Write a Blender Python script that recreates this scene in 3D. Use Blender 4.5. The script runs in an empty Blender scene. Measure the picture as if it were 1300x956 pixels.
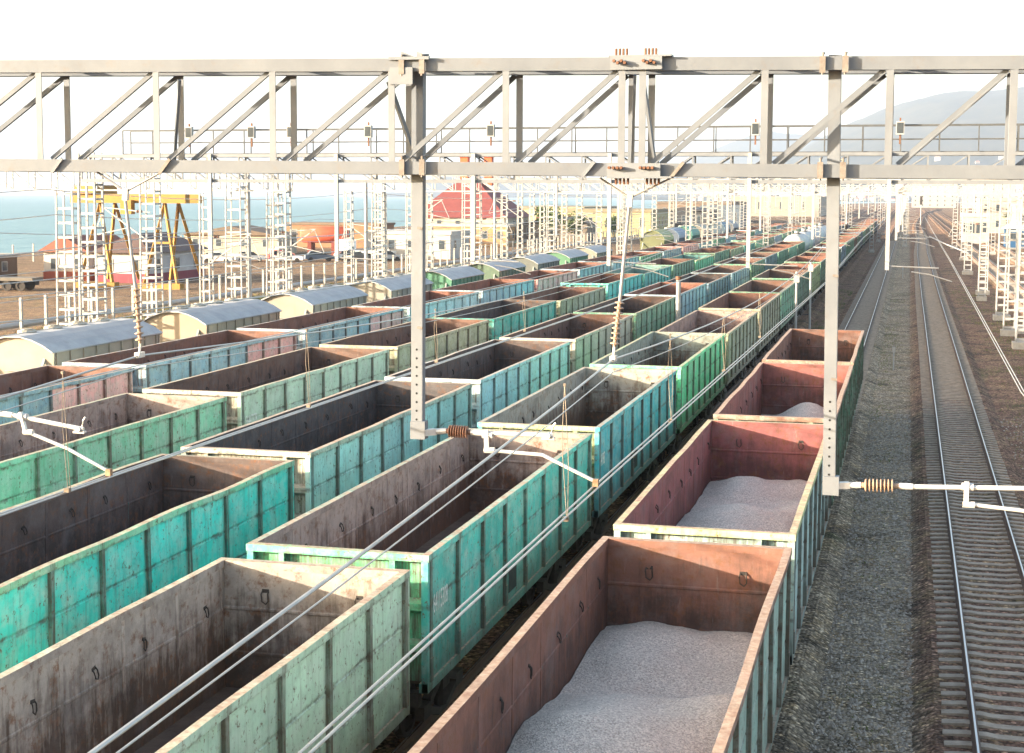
import bpy, math, random
from mathutils import Vector, Matrix, noise
R = math.radians
random.seed(7)
scene = bpy.context.scene
col = scene.collection

# ------------------------------------------------------------------ camera
F_PX, PITCH, YAW, ROLL, CAM_H = 1942.6, .0954, .2526, .004, 9.148
_fw = Vector((-math.sin(YAW)*math.cos(PITCH), math.cos(YAW)*math.cos(PITCH), -math.sin(PITCH)))
_r0 = Vector((math.cos(YAW), math.sin(YAW), 0)); _u0 = _r0.cross(_fw)
_r = _r0*math.cos(ROLL) + _u0*math.sin(ROLL); _u = -_r0*math.sin(ROLL) + _u0*math.cos(ROLL)
CAM = Vector((0, 0, CAM_H))
cd = bpy.data.cameras.new('camera'); cam = bpy.data.objects.new('camera', cd); col.objects.link(cam)
cam.matrix_world = Matrix(((_r.x, _u.x, -_fw.x, 0), (_r.y, _u.y, -_fw.y, 0), (_r.z, _u.z, -_fw.z, CAM_H), (0, 0, 0, 1)))
cd.sensor_width = 36; cd.sensor_fit = 'HORIZONTAL'; cd.lens = F_PX/1300*36; cd.shift_y = -45/1300
cd.clip_start = .1; cd.clip_end = 40000
scene.camera = cam
def ray(px, py): return _fw + _r*((px-650)/F_PX) - _u*((py-433)/F_PX)
def on_y(px, py, y): d = ray(px, py); return CAM + d*(y/d.y)         # the picture's point on a plane across the tracks
def on_x(px, py, x): d = ray(px, py); return CAM + d*(x/d.x)         # ... on a plane along the tracks
def on_z(px, py, z): d = ray(px, py); return CAM + d*((z-CAM_H)/d.z) # ... on a level plane

# ------------------------------------------------------------------ light
SUN = Vector((-1, -.50, .225)).normalized()                            # towards the sun: low, left and a little behind
elev = math.asin(SUN.z)
w = bpy.data.worlds.new('World'); scene.world = w; w.use_nodes = True
nt = w.node_tree; bg = nt.nodes['Background']
sky = nt.nodes.new('ShaderNodeTexSky'); sky.sky_type = 'NISHITA'; sky.sun_disc = False
sky.sun_elevation = elev; sky.sun_rotation = math.atan2(SUN.x, SUN.y)
sky.air_density = 1.0; sky.dust_density = 4.0; sky.ozone_density = .35; sky.altitude = 0
nt.links.new(sky.outputs[0], bg.inputs[0]); bg.inputs[1].default_value = .13
sd = bpy.data.lights.new('sun', 'SUN'); sd.energy = 4.8; sd.angle = R(.6); sd.color = (1, .84, .64)
sun = bpy.data.objects.new('sun', sd); col.objects.link(sun)
sun.rotation_euler = SUN.to_track_quat('Z', 'Y').to_euler(); sun.location = (-60, -20, 60)
vs = scene.view_settings
vs.view_transform = 'Standard'; vs.look = 'None'; vs.gamma = 1; vs.use_curve_mapping = False
vs.exposure = 2.45
cy = scene.cycles
cy.use_denoising = True; cy.max_bounces = 6; cy.diffuse_bounces = 3; cy.glossy_bounces = 2; cy.volume_bounces = 0
cy.transparent_max_bounces = 4; cy.caustics_reflective = False; cy.caustics_refractive = False

# ------------------------------------------------------------------ helpers
def lin(h):
    h = h.lstrip('#'); o = []
    for i in (0, 2, 4):
        v = int(h[i:i+2], 16)/255; o.append(v/12.92 if v <= .04045 else ((v+.055)/1.055)**2.4)
    return tuple(o)
class MB:
    def __init__(s): s.v = []; s.f = []; s.m = []
    def add(s, vs_, fs, mat=0):
        o = len(s.v); s.v += [tuple(p) for p in vs_]; s.f += [tuple(i+o for i in f) for f in fs]
        s.m += (mat if isinstance(mat, list) else [mat]*len(fs)); return s
    def box(s, x0, x1, y0, y1, z0, z1, mat=0):
        return s.add([(x0, y0, z0), (x1, y0, z0), (x1, y1, z0), (x0, y1, z0), (x0, y0, z1), (x1, y0, z1), (x1, y1, z1), (x0, y1, z1)],
                     [(0, 3, 2, 1), (4, 5, 6, 7), (0, 1, 5, 4), (1, 2, 6, 5), (2, 3, 7, 6), (3, 0, 4, 7)], mat)
    def frame(s, p0, p1, up):
        p0 = Vector(p0); p1 = Vector(p1); d = (p1-p0).normalized(); up = Vector(up)
        if abs(d.dot(up)) > .98: up = Vector((0, 1, 0)) if abs(d.y) < .9 else Vector((1, 0, 0))
        a = d.cross(up).normalized(); b = a.cross(d).normalized(); return p0, p1, a, b
    def beam(s, p0, p1, wd, ht, mat=0, up=(0, 0, 1)):
        p0, p1, a, b = s.frame(p0, p1, up); a = a*wd/2; b = b*ht/2
        return s.add([p0-a-b, p0+a-b, p0+a+b, p0-a+b, p1-a-b, p1+a-b, p1+a+b, p1-a+b],
                     [(0, 1, 2, 3)[::-1], (4, 5, 6, 7), (0, 1, 5, 4), (1, 2, 6, 5), (2, 3, 7, 6), (3, 0, 4, 7)], mat)
    def angle(s, p0, p1, wd, ht, t, mat=0, up=(0, 0, 1), flip=1):       # an L section: a web facing across and a flange
        p0, p1, a, b = s.frame(p0, p1, up)
        prof = [(-wd/2, -ht/2), (wd/2, -ht/2), (wd/2, -ht/2+t), (-wd/2+t, -ht/2+t), (-wd/2+t, ht/2), (-wd/2, ht/2)]
        n = len(prof); vs_ = [p0+a*x*flip+b*y for x, y in prof]+[p1+a*x*flip+b*y for x, y in prof]
        return s.add(vs_, [tuple(range(n))[::-1], tuple(range(n, 2*n))]+[(i, (i+1) % n, n+(i+1) % n, n+i) for i in range(n)], mat)
    def tube(s, p0, p1, r0, r1=None, n=8, mat=0):
        r1 = r0 if r1 is None else r1; p0, p1, a, b = s.frame(p0, p1, (0, 0, 1)); vs_ = []
        for p, r in ((p0, r0), (p1, r1)):
            vs_ += [p+a*(r*math.cos(2*math.pi*i/n))+b*(r*math.sin(2*math.pi*i/n)) for i in range(n)]
        return s.add(vs_, [(i, (i+1) % n, n+(i+1) % n, n+i) for i in range(n)]+[tuple(range(n))[::-1], tuple(range(n, 2*n))], mat)
    def path(s, pts, r, n=5, mat=0):
        pts = [Vector(p) for p in pts]; vs_ = []; fs = []
        for i, p in enumerate(pts):
            d = (pts[min(i+1, len(pts)-1)]-pts[max(i-1, 0)]).normalized(); up = Vector((0, 0, 1)) if abs(d.z) < .95 else Vector((1, 0, 0))
            a = d.cross(up).normalized(); b = a.cross(d)
            vs_ += [p+a*(r*math.cos(2*math.pi*k/n))+b*(r*math.sin(2*math.pi*k/n)) for k in range(n)]
            if i: fs += [((i-1)*n+k, (i-1)*n+(k+1) % n, i*n+(k+1) % n, i*n+k) for k in range(n)]
        fs += [tuple(range(n))[::-1], tuple(range(len(vs_)-n, len(vs_)))]
        return s.add(vs_, fs, mat)
    def lathe(s, p0, axis, prof, n=12, mat=0):                          # prof: (distance along the axis, radius)
        p0 = Vector(p0); ax = Vector(axis).normalized(); _, _, a, b = s.frame(p0, p0+ax, (0, 0, 1)); vs_ = []; fs = []
        for i, (t, r) in enumerate(prof):
            vs_ += [p0+ax*t+a*(r*math.cos(2*math.pi*k/n))+b*(r*math.sin(2*math.pi*k/n)) for k in range(n)]
            if i: fs += [((i-1)*n+k, (i-1)*n+(k+1) % n, i*n+(k+1) % n, i*n+k) for k in range(n)]
        fs += [tuple(range(n))[::-1], tuple(range(len(vs_)-n, len(vs_)))]
        return s.add(vs_, fs, mat)
    def prism_y(s, prof, y0, y1, mat=0):                                # prof: (x, z) polygon, counter-clockwise seen from -y
        n = len(prof)
        mats = mat if isinstance(mat, list) else [mat]*(n+2)
        return s.add([(x, y0, z) for x, z in prof]+[(x, y1, z) for x, z in prof],
                     [tuple(range(n)), tuple(range(n, 2*n))[::-1]]+[(i, n+i, n+(i+1) % n, (i+1) % n) for i in range(n)], mats)
    def mesh(s, name, mats, fn=None, smooth=False):
        me = bpy.data.meshes.new(name)
        me.from_pydata(s.v if fn is None else [fn(*p) for p in s.v], [], s.f)
        for m in (mats if isinstance(mats, (list, tuple)) else [mats]): me.materials.append(m)
        me.polygons.foreach_set('material_index', s.m)
        if smooth: me.polygons.foreach_set('use_smooth', [True]*len(s.f))
        me.update(); return me
JOINED = {'rear_battens', 'rear_lattice', 'truss_beam', 'lattice_column', 'windows'}
def link(name, data, parent=None, loc=None, color=None, rz=None):
    o = bpy.data.objects.new(name, data); col.objects.link(o)
    if name in JOINED: o['kind'] = 'stuff'                               # pieces too small or too far off to pick apart
    if parent: o.parent = parent
    if loc is not None: o.location = loc
    if rz is not None: o.rotation_euler = (0, 0, rz)
    if color is not None: o.color = color
    return o
def tag(o, label=None, cat=None, group=None, kind=None):
    if label: o['label'] = label
    if cat: o['category'] = cat
    if group: o['group'] = group
    if kind: o['kind'] = kind
    return o
def thing(name, label, cat, loc=(0, 0, 0), group=None, rz=None):
    return tag(link(name, None, None, loc, None, rz), label, cat, group)
ORD = ['first', 'second', 'third', 'fourth', 'fifth', 'sixth', 'seventh', 'eighth', 'ninth', 'tenth', 'eleventh', 'twelfth', 'thirteenth', 'fourteenth', 'fifteenth',
       'sixteenth', 'seventeenth', 'eighteenth', 'nineteenth', 'twentieth']
def ordn(i):
    if i < 20: return ORD[i]
    return 'twenty-'+ORD[i-20] if i < 29 else 'thirtieth' if i == 29 else 'thirty-'+ORD[i-30]

# ------------------------------------------------------------------ materials
def new_mat(name):
    m = bpy.data.materials.new(name); m.use_nodes = True
    return m, m.node_tree, m.node_tree.nodes['Principled BSDF']
class NT:                                                               # a terse way of wiring nodes
    def __init__(s, t): s.t = t
    def n(s, ty, **kw):
        x = s.t.nodes.new(ty)
        for k, v in kw.items():
            if k.startswith('i_'):
                key = k[2:]; x.inputs[int(key) if key.isdigit() else key].default_value = v
            else: setattr(x, k, v)
        return x
    def l(s, a, b): s.t.links.new(a, b)
    def noise(s, vec, scale, detail=4, rough=.6):
        x = s.n('ShaderNodeTexNoise', i_Scale=scale, i_Detail=detail, i_Roughness=rough)
        if vec is not None: s.l(vec, x.inputs['Vector'])
        return x.outputs['Fac']
    def ramp(s, fac, stops, interp='LINEAR'):
        x = s.n('ShaderNodeValToRGB'); r = x.color_ramp; r.interpolation = interp
        while len(r.elements) < len(stops): r.elements.new(.5)
        for e, (p, c) in zip(r.elements, stops):
            e.position = p; e.color = (c if len(c) == 4 else (*c, 1)) if isinstance(c, (tuple, list)) else (c, c, c, 1)
        s.l(fac, x.inputs[0]); return x.outputs['Color']
    def mix(s, fac, a, b, mode='MIX'):
        x = s.n('ShaderNodeMix', data_type='RGBA', blend_type=mode)
        for v, i in ((fac, 0), (a, 6), (b, 7)):
            if hasattr(v, 'links'): s.l(v, x.inputs[i])
            elif i == 0: x.inputs[0].default_value = v
            else: x.inputs[i].default_value = (*v, 1) if len(v) == 3 else v
        return x.outputs[2]
    def math(s, op, a, b=None, c=None):
        x = s.n('ShaderNodeMath', operation=op)
        for i, v in enumerate((a, b, c)):
            if v is None: continue
            if hasattr(v, 'links'): s.l(v, x.inputs[i])
            else: x.inputs[i].default_value = v
        return x.outputs[0]
    def vmath(s, op, a, b):
        x = s.n('ShaderNodeVectorMath', operation=op)
        for i, v in enumerate((a, b)):
            if hasattr(v, 'links'): s.l(v, x.inputs[i])
            else: x.inputs[i].default_value = v
        return x.outputs[0]
    def bump(s, h, bsdf, dist=.01, strength=1.):
        x = s.n('ShaderNodeBump', i_Strength=strength, i_Distance=dist); s.l(h, x.inputs['Height']); s.l(x.outputs[0], bsdf.inputs['Normal'])
def local(q, spread=40.):                                               # object coordinates, shifted for each object
    tc = q.n('ShaderNodeTexCoord'); oi = q.n('ShaderNodeObjectInfo')
    sh = q.math('MULTIPLY', oi.outputs['Random'], spread)
    cx = q.n('ShaderNodeCombineXYZ'); q.l(sh, cx.inputs[0]); q.l(sh, cx.inputs[2])
    return tc.outputs['Object'], q.vmath('ADD', tc.outputs['Object'], cx.outputs[0]), oi

HLX, PWX = 6.33, 12.66/8
def make_paint(name='wagon_paint', wear=1.0):
    m, t, b = new_mat(name); q = NT(t); obj, p, oi = local(q)
    base = oi.outputs['Color']
    big = q.noise(p, .9, 3); base = q.mix(1, base, q.ramp(big, [(.25, .72), (.75, 1.12)]), 'MULTIPLY')
    rnd = q.ramp(oi.outputs['Random'], [(0, .86), (1, 1.08)]); base = q.mix(1, base, rnd, 'MULTIPLY')
    fade = q.ramp(q.noise(p, 2.3, 6, .7), [(.42, 0), (.72, .6)]); base = q.mix(fade, base, (.50, .52, .47))        # chalked paint
    st = q.vmath('MULTIPLY', p, (7, 7, .55)); streak = q.ramp(q.noise(st, 1.6, 5, .7), [(.52, 0), (.78, .62*wear)])
    base = q.mix(streak, base, (.115, .075, .05))
    spots = q.ramp(q.noise(p, 9, 6, .75), [(.57, 0), (.645, .9*wear)]); base = q.mix(spots, base, (.13, .06, .035))
    grime = q.ramp(q.noise(p, 3.4, 5, .65), [(.5, 0), (.8, .32*wear)]); base = q.mix(grime, base, (.05, .045, .04))
    sx = q.n('ShaderNodeSeparateXYZ'); q.l(obj, sx.inputs[0])
    low = q.ramp(q.math('ADD', q.math('MULTIPLY', sx.outputs[2], .6), q.math('MULTIPLY', q.noise(p, 2, 4), -.6)), [(.45, .7), (.95, 0)])
    base = q.mix(low, base, (.075, .062, .05))                          # thrown-up dirt along the sill
    fy = q.math('FRACT', q.math('MULTIPLY', q.math('ADD', sx.outputs[1], HLX), 1/PWX)); ed = q.math('ABSOLUTE', q.math('SUBTRACT', fy, .5))
    seam = q.math('MULTIPLY', q.ramp(ed, [(.40, 0), (.475, 1)]), q.ramp(q.noise(st, 2.4, 5, .75), [(.38, 0), (.6, .85)]))
    base = q.mix(seam, base, (.10, .065, .045))                          # rust running down beside the posts
    for zz in (1.95, 2.61, 3.32):
        dz = q.math('ABSOLUTE', q.math('SUBTRACT', q.math('ADD', sx.outputs[2], q.math('MULTIPLY', q.math('SUBTRACT', q.noise(p, 6, 4), .5), .16)), zz))
        base = q.mix(q.math('MULTIPLY', q.ramp(dz, [(.012, .8), (.06, 0)]), q.ramp(q.noise(p, 1.7, 5, .7), [(.4, 0), (.6, 1)])), base, (.085, .06, .045))
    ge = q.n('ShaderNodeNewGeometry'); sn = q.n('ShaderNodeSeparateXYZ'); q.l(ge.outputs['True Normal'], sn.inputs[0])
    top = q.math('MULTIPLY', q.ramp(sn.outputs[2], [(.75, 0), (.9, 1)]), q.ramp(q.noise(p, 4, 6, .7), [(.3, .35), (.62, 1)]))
    base = q.mix(top, base, q.ramp(q.noise(p, 11, 4), [(.3, (.20, .11, .07)), (.7, (.42, .33, .25))]))                # worn upper edges, sunlit beige of upward faces put into the colour
    q.l(base, b.inputs['Base Color']); b.inputs['Roughness'].default_value = .62; b.inputs['Specular IOR Level'].default_value = .3
    q.bump(q.noise(p, 14, 6, .7), b, .012, .5)
    return m
def make_inner():
    m, t, b = new_mat('wagon_inner_steel'); q = NT(t); obj, p, oi = local(q)
    body = q.ramp(oi.outputs['Alpha'], [(0, (.075, .068, .07)), (.25, (.14, .088, .07)), (.5, (.22, .10, .072)), (.62, (.235, .085, .085)), (.75, (.36, .32, .28)), (1, (.10, .26, .25))])
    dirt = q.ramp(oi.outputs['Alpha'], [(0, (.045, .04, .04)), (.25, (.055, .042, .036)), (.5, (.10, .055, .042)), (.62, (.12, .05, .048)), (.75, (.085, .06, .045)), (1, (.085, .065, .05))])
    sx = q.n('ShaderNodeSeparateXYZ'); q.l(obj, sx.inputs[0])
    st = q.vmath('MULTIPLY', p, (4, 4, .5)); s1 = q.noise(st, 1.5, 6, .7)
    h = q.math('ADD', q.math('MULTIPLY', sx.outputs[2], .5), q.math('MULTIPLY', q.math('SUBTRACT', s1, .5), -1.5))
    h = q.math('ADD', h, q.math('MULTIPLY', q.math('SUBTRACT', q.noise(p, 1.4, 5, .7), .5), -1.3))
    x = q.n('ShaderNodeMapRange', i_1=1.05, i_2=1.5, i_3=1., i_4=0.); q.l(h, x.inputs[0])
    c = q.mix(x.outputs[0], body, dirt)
    rust = q.ramp(q.noise(p, 5, 7, .75), [(.52, 0), (.66, .85)]); c = q.mix(rust, c, (.17, .075, .035))
    pale = q.ramp(q.noise(st, 3.1, 5, .75), [(.62, 0), (.74, .4)]); c = q.mix(pale, c, (.34, .31, .29))
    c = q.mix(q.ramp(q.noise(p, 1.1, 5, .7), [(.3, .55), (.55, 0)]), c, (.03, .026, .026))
    c = q.mix(q.ramp(q.noise(p, .8, 6, .75), [(.5, 0), (.75, .5)]), c, (.20, .19, .19))
    q.l(c, b.inputs['Base Color']); b.inputs['Roughness'].default_value = .7; b.inputs['Specular IOR Level'].default_value = .25
    q.bump(q.noise(p, 8, 7, .75), b, .02, .5)
    return m
def simple(name, c0, c1, scale=3, rough=.6, metal=0, bump=0., streak=0., dirt=(.1, .06, .04)):
    m, t, b = new_mat(name); q = NT(t); obj, p, oi = local(q)
    c = q.mix(q.ramp(q.noise(p, scale, 6, .65), [(.3, 0), (.7, 1)]), c0, c1)
    if streak:
        c = q.mix(q.ramp(q.noise(p, scale*2.6, 7, .75), [(.56, 0), (.7, streak)]), c, dirt)
    q.l(c, b.inputs['Base Color']); b.inputs['Roughness'].default_value = rough; b.inputs['Metallic'].default_value = metal
    b.inputs['Specular IOR Level'].default_value = .3
    if bump: q.bump(q.noise(p, scale*5, 6, .7), b, bump, .6)
    return m
def tinted(name, rough=.7):                                             # colour from the object, a little weathered
    m, t, b = new_mat(name); q = NT(t); obj, p, oi = local(q)
    c = q.mix(1, oi.outputs['Color'], q.ramp(q.noise(p, .8, 6, .65), [(.25, .75), (.75, 1.1)]), 'MULTIPLY')
    c = q.mix(q.ramp(q.noise(q.vmath('MULTIPLY', p, (3, 3, .4)), 1.2, 5, .7), [(.55, 0), (.8, .4)]), c, (.14, .11, .09))
    q.l(c, b.inputs['Base Color']); b.inputs['Roughness'].default_value = rough; b.inputs['Specular IOR Level'].default_value = .3
    return m
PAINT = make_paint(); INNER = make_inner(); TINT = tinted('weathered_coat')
FLOOR = simple('wagon_floor_dirt', (.075, .055, .045), (.13, .10, .08), 1.6, .95, bump=.03, streak=.5, dirt=(.05, .035, .03))
BLACK = simple('bogie_iron', (.018, .016, .015), (.05, .042, .036), 4, .7, streak=.4)
RUSTY = simple('rusty_iron', (.10, .045, .025), (.17, .085, .05), 9, .8, streak=.5)
STEEL = simple('pale_grey_gantry_paint', (.135, .148, .166), (.175, .19, .207), 2.2, .5, streak=.32, dirt=(.16, .12, .085), bump=.004)
WHITE = simple('white_mast_paint', (.255, .257, .256), (.33, .33, .325), 1.5, .55, streak=.25, dirt=(.38, .33, .27))
ALU = simple('galvanised_tube', (.52, .52, .50), (.68, .66, .62), 8, .42, metal=.35, streak=.15, dirt=(.3, .22, .15))
CLAMP = simple('weathered_clamp', (.12, .10, .085), (.21, .19, .17), 14, .6, streak=.6, dirt=(.13, .06, .03))
PORC = simple('brown_glazed_insulator', (.13, .065, .045), (.24, .14, .10), 14, .3)
PORCL = simple('dusty_insulator', (.26, .17, .12), (.38, .28, .20), 14, .45)
BRASS = simple('bronze_clamp', (.20, .12, .07), (.36, .25, .16), 20, .5, metal=.3)
WIRE = simple('wire_metal', (.30, .29, .28), (.42, .41, .39), 5, .35, metal=.6)
CORD = simple('dropper_wire', (.17, .14, .11), (.24, .20, .16), 5, .5, metal=.3)
HOLE = simple('dark_hole', (.012, .012, .012), (.02, .02, .02), 5, .9)
LETTER = simple('white_stencil_paint', (.60, .62, .60), (.74, .74, .72), 12, .6, streak=.3, dirt=(.3, .36, .34))
DARKPATCH = simple('dark_stencil_patch', (.02, .025, .027), (.04, .045, .045), 8, .7)
CONC = simple('concrete', (.30, .28, .25), (.42, .40, .36), 3, .9, bump=.01, streak=.3, dirt=(.16, .13, .1))
HROOF = simple('hopper_roof_steel', (.25, .26, .275), (.36, .365, .375), 1.2, .6, streak=.4, dirt=(.2, .17, .14))
GLASS = simple('window_glass', (.03, .04, .05), (.06, .07, .08), 3, .12)
def make_sleeper():
    return simple('sleeper_concrete', (.20, .165, .13), (.36, .30, .24), 4, .92, bump=.012, streak=.5, dirt=(.06, .045, .035))
SLEEPER = make_sleeper()
def make_rail():
    m, t, b = new_mat('rail_steel'); q = NT(t)
    ge = q.n('ShaderNodeNewGeometry'); sn = q.n('ShaderNodeSeparateXYZ'); q.l(ge.outputs['True Normal'], sn.inputs[0])
    tc = q.n('ShaderNodeTexCoord'); n = q.noise(tc.outputs['Object'], 6, 5)
    top = q.ramp(sn.outputs[2], [(.975, 0), (.985, 1)])
    c = q.mix(top, q.mix(n, (.05, .03, .022), (.11, .065, .045)), (.40, .41, .43)); q.l(c, b.inputs['Base Color'])
    q.l(top, b.inputs['Metallic']); q.l(q.ramp(top, [(0, .85), (1, .28)]), b.inputs['Roughness']); return m
RAIL = make_rail()
def yard_colour(q, p):
    sx = q.n('ShaderNodeSeparateXYZ'); q.l(p, sx.inputs[0])
    wob = q.math('ADD', q.math('MULTIPLY', q.math('SUBTRACT', q.noise(p, .3, 5, .7), .5), .9), q.math('MULTIPLY', q.math('SUBTRACT', q.noise(p, 3., 5, .7), .5), .9))
    xx = q.math('ADD', sx.outputs[0], wob)
    mr = q.n('ShaderNodeMapRange', i_1=-40., i_2=20.); q.l(xx, mr.inputs[0])
    dirt = q.mix(q.ramp(q.noise(p, .35, 8, .7), [(.3, 0), (.7, 1)]), (.17, .11, .072), (.32, .215, .14))
    yard = q.mix(q.ramp(q.noise(p, .7, 8, .75), [(.35, 0), (.65, 1)]), (.18, .096, .07), (.34, .21, .145))
    c = q.mix(q.ramp(mr.outputs[0], [(0, 0), (.06, 1), (.80, 1), (.95, .35)]), dirt, yard)
    grey = q.ramp(mr.outputs[0], [(.605, 0), (.63, .9), (.668, .9), (.677, 0)])                                      # the greyer cess between two tracks
    c = q.mix(grey, c, q.mix(q.ramp(q.noise(p, 1.1, 7, .8), [(.3, 0), (.7, 1)]), (.28, .225, .16), (.54, .45, .33)))
    stain = q.ramp(q.noise(p, .45, 6, .75), [(.36, .8), (.50, 0)]); c = q.mix(stain, c, (.085, .068, .055))
    straw = q.ramp(q.noise(p, 1.3, 7, .8), [(.50, 0), (.62, .7)]); c = q.mix(straw, c, (.44, .31, .17))
    g = q.math('MULTIPLY', q.ramp(q.noise(p, .16, 6, .7), [(.54, 0), (.64, .75)]), q.ramp(q.noise(p, 2.5, 6, .8), [(.42, 0), (.6, 1)]))
    return q.mix(g, c, q.mix(q.noise(p, 5, 4), (.065, .085, .03), (.14, .15, .06)))
def make_stony(name, scale, dist):
    m, t, b = new_mat(name); q = NT(t); tc = q.n('ShaderNodeTexCoord'); p = tc.outputs['Object']; c = yard_colour(q, p)
    vo = q.n('ShaderNodeTexVoronoi', i_Scale=scale); q.l(p, vo.inputs['Vector'])
    sp = q.n('ShaderNodeSeparateColor'); q.l(vo.outputs['Color'], sp.inputs[0])
    c = q.mix(1, c, q.ramp(sp.outputs[0], [(0, .35), (.55, .95), (.9, 1.4), (1, 2.6)]), 'MULTIPLY')
    c = q.mix(1, c, q.ramp(vo.outputs['Distance'], [(.0, 1.1), (.6, .55)]), 'MULTIPLY')
    q.l(c, b.inputs['Base Color']); b.inputs['Roughness'].default_value = .95; b.inputs['Specular IOR Level'].default_value = .12
    q.bump(q.math('ADD', q.math('MULTIPLY', vo.outputs['Distance'], -1.), q.math('MULTIPLY', q.noise(p, 9, 7, .75), .4)), b, dist, 1.); return m
def make_ground(): return make_stony('yard_ground', 15., .05)
def make_ballast(): return make_stony('ballast_stones', 12., .07)
GROUND = make_ground(); BALLAST = make_ballast()
def make_gravel():
    m, t, b = new_mat('grey_crushed_gravel'); q = NT(t); tc = q.n('ShaderNodeTexCoord'); p = tc.outputs['Object']
    vo = q.n('ShaderNodeTexVoronoi', i_Scale=55.); q.l(p, vo.inputs['Vector'])
    sp = q.n('ShaderNodeSeparateColor'); q.l(vo.outputs['Color'], sp.inputs[0])
    c = q.mix(q.noise(p, 1.2, 5, .6), (.43, .40, .355), (.60, .565, .505))
    c = q.mix(1, c, q.ramp(sp.outputs[0], [(0, .62), (.5, 1.), (1, 1.4)]), 'MULTIPLY')
    q.l(c, b.inputs['Base Color']); b.inputs['Roughness'].default_value = .95; b.inputs['Specular IOR Level'].default_value = .15
    q.bump(vo.outputs['Distance'], b, .018, .8); return m
GRAVEL = make_gravel()
def make_sea():
    m, t, b = new_mat('sea_water'); q = NT(t); tc = q.n('ShaderNodeTexCoord'); p = tc.outputs['Object']
    s = q.vmath('MULTIPLY', p, (.10, .05, 1))
    n = q.math('ADD', q.noise(s, 1., 8, .65), q.math('MULTIPLY', q.noise(s, .07, 4), .6))
    c = q.mix(q.ramp(n, [(.45, 0), (1.05, 1)]), (.055, .135, .15), (.11, .20, .21))
    q.l(c, b.inputs['Base Color']); b.inputs['Roughness'].default_value = .38; b.inputs['Specular IOR Level'].default_value = .35
    q.bump(n, b, 2.2, .8); return m
SEA = make_sea()
def make_hill():
    m, t, b = new_mat('wooded_hillside'); q = NT(t); tc = q.n('ShaderNodeTexCoord'); p = tc.outputs['Object']
    c = q.mix(q.ramp(q.noise(p, .006, 10, .7), [(.35, 0), (.65, 1)]), (.018, .024, .02), (.045, .045, .034))
    c = q.mix(q.ramp(q.noise(p, .03, 8, .75), [(.55, 0), (.7, .6)]), c, (.085, .072, .055))
    q.l(c, b.inputs['Base Color']); b.inputs['Roughness'].default_value = 1.; b.inputs['Specular IOR Level'].default_value = .0; return m
HILL = make_hill()
LEAF = simple('leaf_green', (.035, .06, .018), (.09, .12, .035), 1.5, .7)
GRASS = simple('grass_blades', (.07, .10, .025), (.17, .18, .06), .8, .8)
BARK = simple('bark', (.06, .045, .035), (.10, .08, .06), 5, .95)
STONE = simple('loose_stone', (.12, .10, .085), (.46, .41, .35), 6., .95)

# ------------------------------------------------------------------ the setting
GZ = -.42
b = MB(); shore = [(-135, -400), (-137, 150), (-138, 320), (-150, 480), (-168, 640), (-172, 970), (-150, 1350), (-95, 1750), (-62, 2050), (-20, 2250), (60, 2450), (300, 2700)]
out = [(x, y, GZ) for x, y in shore]+[(6000, 2700, GZ), (6000, -400, GZ)]
b.add(out, [tuple(range(len(out)))[::-1]])
n0 = len(b.v); b.add([(x-9-3*math.sin(y*.05), y, -3.6) for x, y in shore], [])                 # the beach slopes under the water
for i in range(len(shore)-1): b.f.append((i, i+1, n0+i+1, n0+i)); b.m.append(0)
tag(link('ground', b.mesh('ground', GROUND)), kind='structure')
b = MB(); b.add([(-9500, -400, -3), (6500, -400, -3), (6500, 12400, -3), (-9500, 12400, -3)], [(0, 1, 2, 3)])
tag(link('sea', b.mesh('sea', SEA)), kind='structure')

TRACKS = {'A': -26.0, 'B': -20.0, 'C': -14.2, 'D': -8.77, 'E': -3.25, 'F': 2.16, 'G': 10.6, 'I': 16.2, 'H': -31.3}
FCURVE = [(2.16, -30), (2.16, 60), (2.16, 150), (2.3, 260), (3.0, 350), (2.9, 420), (2.9, 480), (3.6, 565), (5.6, 710), (9.5, 890), (22, 1150)]
def bed(cx_pts, half=1.45):
    b = MB(); n = len(cx_pts)
    prof = [(-half-.4, GZ+.004), (-half, -.215), (half, -.215), (half+.4, GZ+.004)]
    for i, (x, y) in enumerate(cx_pts): b.add([(x+px_, y, pz) for px_, pz in prof], [])
    for i in range(n-1):
        for k in range(3): b.f.append((i*4+k, i*4+k+1, i*4+4+k+1, i*4+4+k)); b.m.append(0)
    return b
RAILP = [(-.075, -.18), (.075, -.18), (.075, -.165), (.012, -.145), (.012, -.045), (.0375, -.035), (.0375, -.009), (.017, 0), (-.017, 0), (-.0375, -.009), (-.0375, -.035), (-.012, -.045), (-.012, -.145), (-.075, -.165)]
def rail_mesh(pts, off):
    b = MB(); n = len(RAILP)
    for x, y in pts: b.add([(x+off+px_, y, pz) for px_, pz in RAILP], [])
    for i in range(len(pts)-1):
        for k in range(n): b.f.append((i*n+k, i*n+(k+1) % n, i*n+n+(k+1) % n, i*n+n+k)); b.m.append(0)
    return b.mesh('rail', RAIL)
sl = MB(); sl.prism_y([(-1.35, -.36), (1.35, -.36), (1.33, -.19), (.95, -.162), (.60, -.168), (.42, -.195), (-.42, -.195), (-.60, -.168), (-.95, -.162), (-1.33, -.19)], -.11, .11)
SL_MESH = sl.mesh('sleeper', SLEEPER)
rngs = random.Random(3)
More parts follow.
